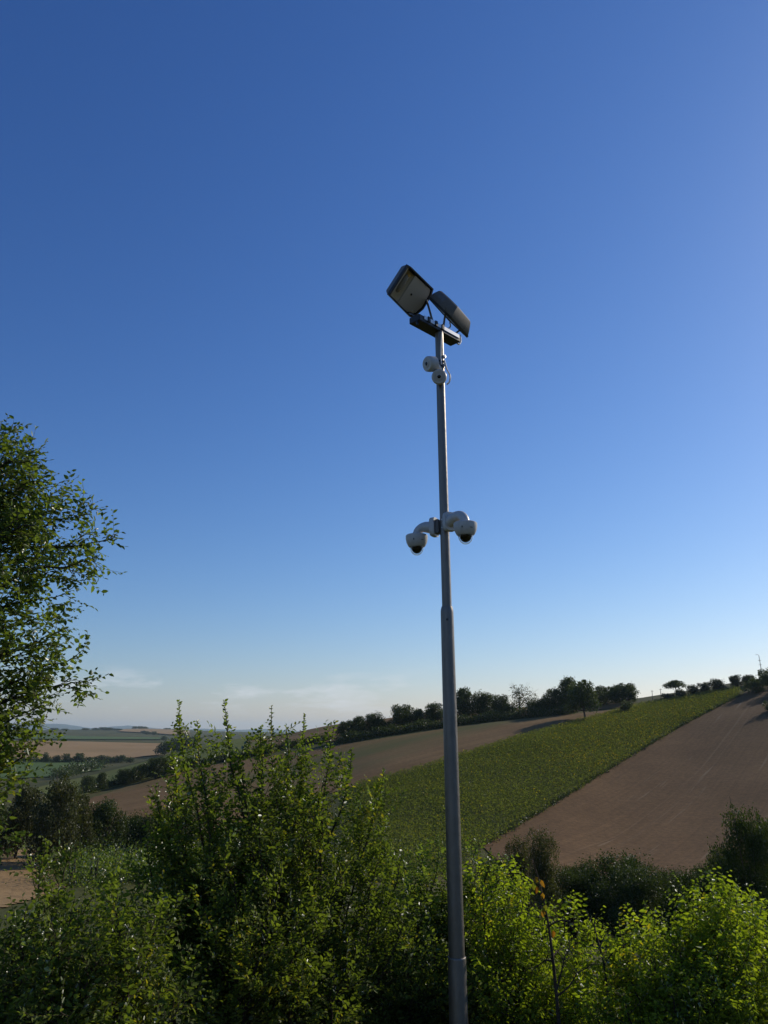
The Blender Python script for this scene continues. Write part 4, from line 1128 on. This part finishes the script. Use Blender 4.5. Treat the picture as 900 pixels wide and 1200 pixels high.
# ------------------------------------------------------------------ floodlights
def floodlight(flip, label):
    """front glass tilted down 44 degrees; x along the bar, y up the slope of the glass, z out of the glass"""
    sg = -1 if flip else 1
    ux = Vector((.478, .878, 0)).normalized() * sg     # yawed a little from the bar
    hn = Vector((.878, -.478, 0)).normalized() * sg    # horizontal way the light faces
    ti = R(51.5)
    vy = (hn * math.cos(ti) + UPZ * math.sin(ti)).normalized()
    nz_ = (hn * math.sin(ti) - UPZ * math.cos(ti)).normalized()
    org = P(455.3, 345.5, 5.74) if not flip else P(547.5, 394.5, 6.36)
    mw = Matrix((ux, vy, nz_)).transposed().to_4x4(); mw.translation = org
    root = empty('floodlight', org, label, 'floodlight', 'floodlights on the pole head')
    wi = Matrix.Translation(-org)
    U, Vv = (FU, FV) if not flip else (FU * .92, FV * .92)
    out = [(0, 0), (0, 1), (.10, 1.03), (1.13, 1.10), (1.20, .93), (1.22, .45), (1.13, .18), (1.0, 0)]
    def ring(scale, z, dx=0, dy=0):
        cx, cy = .58, .52
        return [((cx + (u - cx) * scale + dx) * U, (cy + (v - cy) * scale + dy) * Vv, z) for u, v in out]
    # housing: bowl behind the glass, deepest in its upper half
    bm = bmesh.new()
    rs = [ring(1.0, 0), ring(1.0, -.012), ring(.94, -.055, .04, .02), ring(.82, -.105, .06, .04), ring(.75, -.116, .06, .045)]
    vs = [[bm.verts.new(p) for p in r] for r in rs]
    for a, b in zip(vs[:-1], vs[1:]):
        for k in range(len(out)): bm.faces.new((a[k], a[(k + 1) % len(out)], b[(k + 1) % len(out)], b[k]))
    bm.faces.new(vs[-1]); bmesh.ops.recalc_face_normals(bm, faces=bm.faces)
    bm_obj('housing', bm, HOUSING, root, mw=wi @ mw, angle=22)
    # rim
    bm = bmesh.new()
    r0 = [bm.verts.new(p) for p in ring(1.03, -.012)]; r1 = [bm.verts.new(p) for p in ring(1.03, .010)]; r2 = [bm.verts.new(p) for p in ring(.955, .010)]; r3 = [bm.verts.new(p) for p in ring(.955, -.01)]
    for a, b in ((r0, r1), (r1, r2), (r2, r3)):
        for k in range(len(out)): bm.faces.new((a[k], a[(k + 1) % len(out)], b[(k + 1) % len(out)], b[k]))
    bmesh.ops.recalc_face_normals(bm, faces=bm.faces)
    rim = bm_obj('rim', bm, RIM, root, smooth=False, mw=wi @ mw)
    # face plate of the asymmetric optic, with the window for the lamp at the near end
    bm = bmesh.new()
    inner = [bm.verts.new(p) for p in ring(.95, .001)]
    w = [(.09, .10), (.09, .90), (.37, .90), (.37, .10)]
    def slab(pts, z0, z1):
        b_ = bmesh.new(); a = [b_.verts.new((u * U, v * Vv, z0)) for u, v in pts]; c = [b_.verts.new((u * U, v * Vv, z1)) for u, v in pts]
        n = len(pts)
        for k in range(n): b_.faces.new((a[k], a[(k + 1) % n], c[(k + 1) % n], c[k]))
        b_.faces.new(a[::-1]); b_.faces.new(c); bmesh.ops.recalc_face_normals(b_, faces=b_.faces); return b_
    bm.free()
    bm_obj('optic_plate', slab([(.40, .03), (.40, .97), (1.09, 1.03), (1.15, .90), (1.17, .46), (1.09, .22), (.97, .04)], -.02, .001), REFD, root, smooth=False, mw=wi @ mw)
    bm_obj('end_plate', slab([(.03, .03), (.03, .97), (.085, .97), (.085, .03)], -.02, .0012), REFD, root, smooth=False, mw=wi @ mw)
    # reflector trough behind the window
    b_ = bmesh.new(); n = 9; pr = []
    for k in range(n):
        a = math.pi * k / (n - 1); pr.append((.2425 - .155 * math.cos(a), -.012 - .045 * math.sin(a)))
    lo = [b_.verts.new((u * U, .05 * Vv, z)) for u, z in pr]; hi = [b_.verts.new((u * U, .95 * Vv, z)) for u, z in pr]
    for k in range(n - 1): b_.faces.new((lo[k], lo[k + 1], hi[k + 1], hi[k]))
    b_.faces.new(lo[::-1]); b_.faces.new(hi); bmesh.ops.recalc_face_normals(b_, faces=b_.faces)
    bm_obj('reflector', b_, REFL, root, mw=wi @ mw)
    lm = mw @ Matrix.Translation((.235 * U, .56 * Vv, -.022)) @ Matrix.Rotation(R(-90), 4, 'X')
    bm_obj('lamp', lathe([(.006, -.09), (.013, -.085), (.022, -.05), (.024, 0), (.022, .05), (.013, .082), (.006, .086)], 18), BULB, root, mw=wi @ lm)
    for v, s in ((.84, .018), (.33, .013)):
        bm_obj('lamp_holder', lathe([(s * .8, -.012), (s, -.008), (s, .008), (s * .8, .012)], 14), AMBER, root, mw=wi @ mw @ Matrix.Translation((.25 * U, v * Vv, -.018)) @ Matrix.Rotation(R(-90), 4, 'X'))
    # screw and clips on the face
    for u, v in ((.62, .50), (.93, .16), (1.05, .22)):
        bm_obj('screw', lathe([(.010, 0), (.010, .005), (.006, .007)], 12), BLACKP if u < .9 else ZINC, root, mw=wi @ mw @ Matrix.Translation((u * U, v * Vv, .002)))
    for u in (.35, .85):
        bm_obj('clip', box(.035, .02, .03, .004), RIM, root, smooth=False, mw=wi @ mw @ Matrix.Translation((u * U, 1.02 * Vv, -.012)))
    # stirrup: two short arms from the bar to the housing
    def on_bar(t, lift=.03): return bc + bd * t + UPZ * lift
    for k, (t, u, v) in enumerate((((-.02, 1.19, .80), (-BL / 2 + .05, .92, .06)) if not flip else ((.10, 1.15, .25), (BL / 2 - .06, .30, .05)))):
        a0 = mw @ Vector((u * U, v * Vv, -.03)); b0 = on_bar(t)
        T = Tubes(); T.add([b0, b0 * .5 + a0 * .5 + UPZ * .008, a0], [.010, .009, .009], 6); me = T.mesh('stirrup'); me.transform(wi); link('stirrup', me, HOUSING if k == 0 else RIM, root)
    return root, mw
A0, D0 = P(455.3, 345.5, 5.74), None
FU, FV = .40, .288
FL = floodlight(False, 'left floodlight facing the camera, its glass and lamp showing, on the pole head')
FL2 = floodlight(True, 'right floodlight seen edge-on from behind, on the far end of the pole head bar')
p0 = bc + bd * .07 + UPZ * .03
cable('cable', [p0, p0 + bd * .05 + UPZ * .02 + bn * .03, p0 + bd * .11 + UPZ * .07 + bn * .02, p0 + bd * .13 + UPZ * .13], .006, CABLE, pole, inv)
p0 = bc + bd * (BL / 2 - .02) + UPZ * .0
cable('cable', [p0, p0 + bd * .05 - UPZ * .01, p0 + bd * .08 + UPZ * .03, p0 + bd * .07 + UPZ * .09], .008, CABLE, pole, inv)

# ------------------------------------------------------------------ small round cameras below the head
def eye_camera(px, py, face, label, rr=.060):
    p, d = P(px, py, 5.9), Vector(face).normalized()
    c = pz(p.z) + (Vector((p.x, p.y, p.z)) - pz(p.z))
    root = empty('bullet_camera', c, label, 'security camera', 'small round cameras on the pole')
    q = d.to_track_quat('Z', 'Y').to_matrix().to_4x4()
    bm_obj('body', lathe([(rr * .80, -.075), (rr * .98, -.07), (rr, -.02), (rr * .97, .002), (rr * .86, .010), (rr * .52, .011), (rr * .47, .007)], 32), WHITE, root, mw=q)
    bm_obj('lens_ring', lathe([(rr * .46, .004), (rr * .46, .013), (rr * .26, .015), (rr * .24, .010)], 24), WHITE, root, mw=q)
    bm_obj('lens', lathe([(rr * .24, .006), (rr * .23, .014), (rr * .12, .017), (.001, .018)], 20), DOME, root, mw=q)
    # bracket back to the pole
    tgt = pz(c.z)
    e = (tgt - c); e.z = 0
    T = Tubes(); T.add([np.array(-d * .05), np.array(e * .5 - d * .02), np.array(e * .86)], [.040, .036, .034], 14); link('bracket', T.mesh('bracket'), WHITE, root, smooth=True)
    return root
c_l = tocam
eye_camera(501.2, 426.5, (-.80, -.52, -.22), 'upper small white round camera, turned left, under the pole head', .066)
eye_camera(514.6, 441.5, (-.10, -.93, -.36), 'lower small white round camera facing the viewer, under the pole head', .064)

# ------------------------------------------------------------------ dome cameras half way up
def dome_camera(px, py, r, label, prx, pry, prr):
    c = P(px, py, r)                              # centre of the housing's top
    root = empty('dome_camera', c, label, 'security camera', 'dome cameras on the pole')
    bm_obj('housing', lathe([(.070, .004), (.084, .002), (.090, -.004), (.090, -.030), (.083, -.062), (.069, -.090), (.060, -.098), (.056, -.098)], 40), WHITE, root)
    n = 9
    bm_obj('dome', lathe([(.047 * math.cos(a), -.094 - .056 * math.sin(a)) for a in np.linspace(0, 1.5, n)], 32), DOME, root)
    bm_obj('dome_cover', lathe([(.058 * math.cos(a), -.094 - .072 * math.sin(a)) for a in np.linspace(0, 1.55, n + 4)] + [(.0555 * math.cos(a), -.094 - .0695 * math.sin(a)) for a in np.linspace(1.55, 0, n + 4)], 36, False), CLEAR, root, angle=80)
    bm_obj('dome_ring', lathe([(.0595, -.100), (.0605, -.094), (.0475, -.094), (.0475, -.100)], 36, False), BLACKP, root)
    pp = pz(c.z)
    d = Vector((c.x - pp.x, c.y - pp.y, 0)); dist = d.length; d.normalize()
    # small keyhole and badge on the housing, on the side seen
    f = Vector((-c.x, -c.y, 0)).normalized()
    for sd, w_, h_, dz, nm in ((-.28, .008, .014, -.048, 'keyhole'), (.55, .022, .005, -.052, 'badge')):
        dd = Matrix.Rotation(sd, 3, 'Z') @ f; q = dd.to_track_quat('Z', 'Y').to_matrix().to_4x4(); q.translation = dd * .0865 + Vector((0, 0, dz))
        bm_obj(nm, box(w_, h_, .004, .001), BLACKP if nm == 'keyhole' else HOUSING, root, smooth=False, mw=q)
    # back plate on the pole, gooseneck arm
    bpz = P(prx, pry, prr).z - c.z
    loc = pp + Vector((0, 0, bpz)) - c + d * .072
    q = d.to_track_quat('Z', 'Y').to_matrix().to_4x4(); q.translation = loc
    pl = bmesh.new(); pts = []
    for k in range(28):
        a = 2 * math.pi * k / 28; ca_, sa_ = math.cos(a), math.sin(a)
        pts.append((.056 * math.copysign(abs(ca_) ** .45, ca_), .078 * math.copysign(abs(sa_) ** (.45 if sa_ > 0 else .8), sa_)))
    rings = [[pl.verts.new((x * s, y * s, z)) for x, y in pts] for s, z in ((1, 0), (1, .034), (.95, .042))]
    for a, b_ in zip(rings[:-1], rings[1:]):
        for k in range(28): pl.faces.new((a[k], a[(k + 1) % 28], b_[(k + 1) % 28], b_[k]))
    pl.faces.new(rings[0][::-1]); pl.faces.new(rings[-1]); bmesh.ops.recalc_face_normals(pl, faces=pl.faces)
    bm_obj('back_plate', pl, WHITE, root, mw=q)
    cl = q @ Matrix.Translation((0, 0, -.017))
    bm_obj('pole_clamp', box(.07, .115, .03, .004), HOUSING, root, smooth=False, mw=cl)
    for x in (-.028, .028):
        for y in (-.045, .02):
            bm_obj('clamp_bolt', lathe([(.007, -.03), (.007, -.002), (.004, 0)], 10), ZINC, root, mw=q @ Matrix.Translation((x, y, -.008)) @ Matrix.Rotation(R(90), 4, 'Y'))
    s0 = loc + d * .038; tgt = Vector((0, 0, 0))
    up = Vector((0, 0, 1)); hgt = max(s0.z, .05)
    L_ = (tgt - s0).dot(d)
    pts = [s0, s0 + d * (L_ * .42) + up * (.012)]
    for a in np.linspace(.15, 1.0, 7):
        an = a * math.pi / 2; rad = L_ * .52
        pts.append(Vector((0, 0, 0)) - d * (rad * (1 - math.sin(an))) + up * ((s0.z + .012) * (math.cos(an) * 1.0)) )
    pts.append(Vector((0, 0, -.004)))
    T = Tubes(); T.add([tuple(p) for p in pts], np.interp(np.linspace(0, 1, len(pts)), [0, .2, .5, 1], [.050, .040, .035, .035]), 22)
    link('arm', T.mesh('arm'), WHITE, root, smooth=True)
    return root
dome_camera(488.3, 627.5, 6.12, 'left white dome camera on a bent arm, the lower one of the pair', 508, 616, 6.0)
dome_camera(545.2, 613.0, 5.72, 'right white dome camera on a bent arm, nearer and higher of the two', 520, 614, 6.0)

# ------------------------------------------------------------------ haze
bm = bmesh.new(); bmesh.ops.create_cube(bm, size=1, matrix=Matrix.Translation((0, 0, 0)) @ Matrix.Diagonal((41000, 41000, 1, 1)))
top_z, bot_z = 230.0, float(ZZ.min()) - 1.0
for v in bm.verts: v.co.z = top_z if v.co.z > 0 else bot_z
me = bpy.data.meshes.new('haze'); bm.to_mesh(me); bm.free()
hm = bpy.data.materials.new('haze_air'); hm.use_nodes = True
nt = hm.node_tree; nt.nodes.clear()
ho = nt.nodes.new('ShaderNodeOutputMaterial'); pv = nt.nodes.new('ShaderNodeVolumePrincipled')
pv.inputs['Color'].default_value = (0.68, 0.88, 1.0, 1)
pv.inputs['Density'].default_value = 0.00006
pv.inputs['Anisotropy'].default_value = 0.3
nt.links.new(pv.outputs[0], ho.inputs['Volume'])
hz_o = link('haze', me, hm); tag(hz_o, 'thin blue air haze over the far hills', 'haze', kind='stuff')
print('LEAVES', LEAFN, 'tris', sum(len(o.data.loops) - 2 * len(o.data.polygons) for o in S.objects if o.type == 'MESH'))
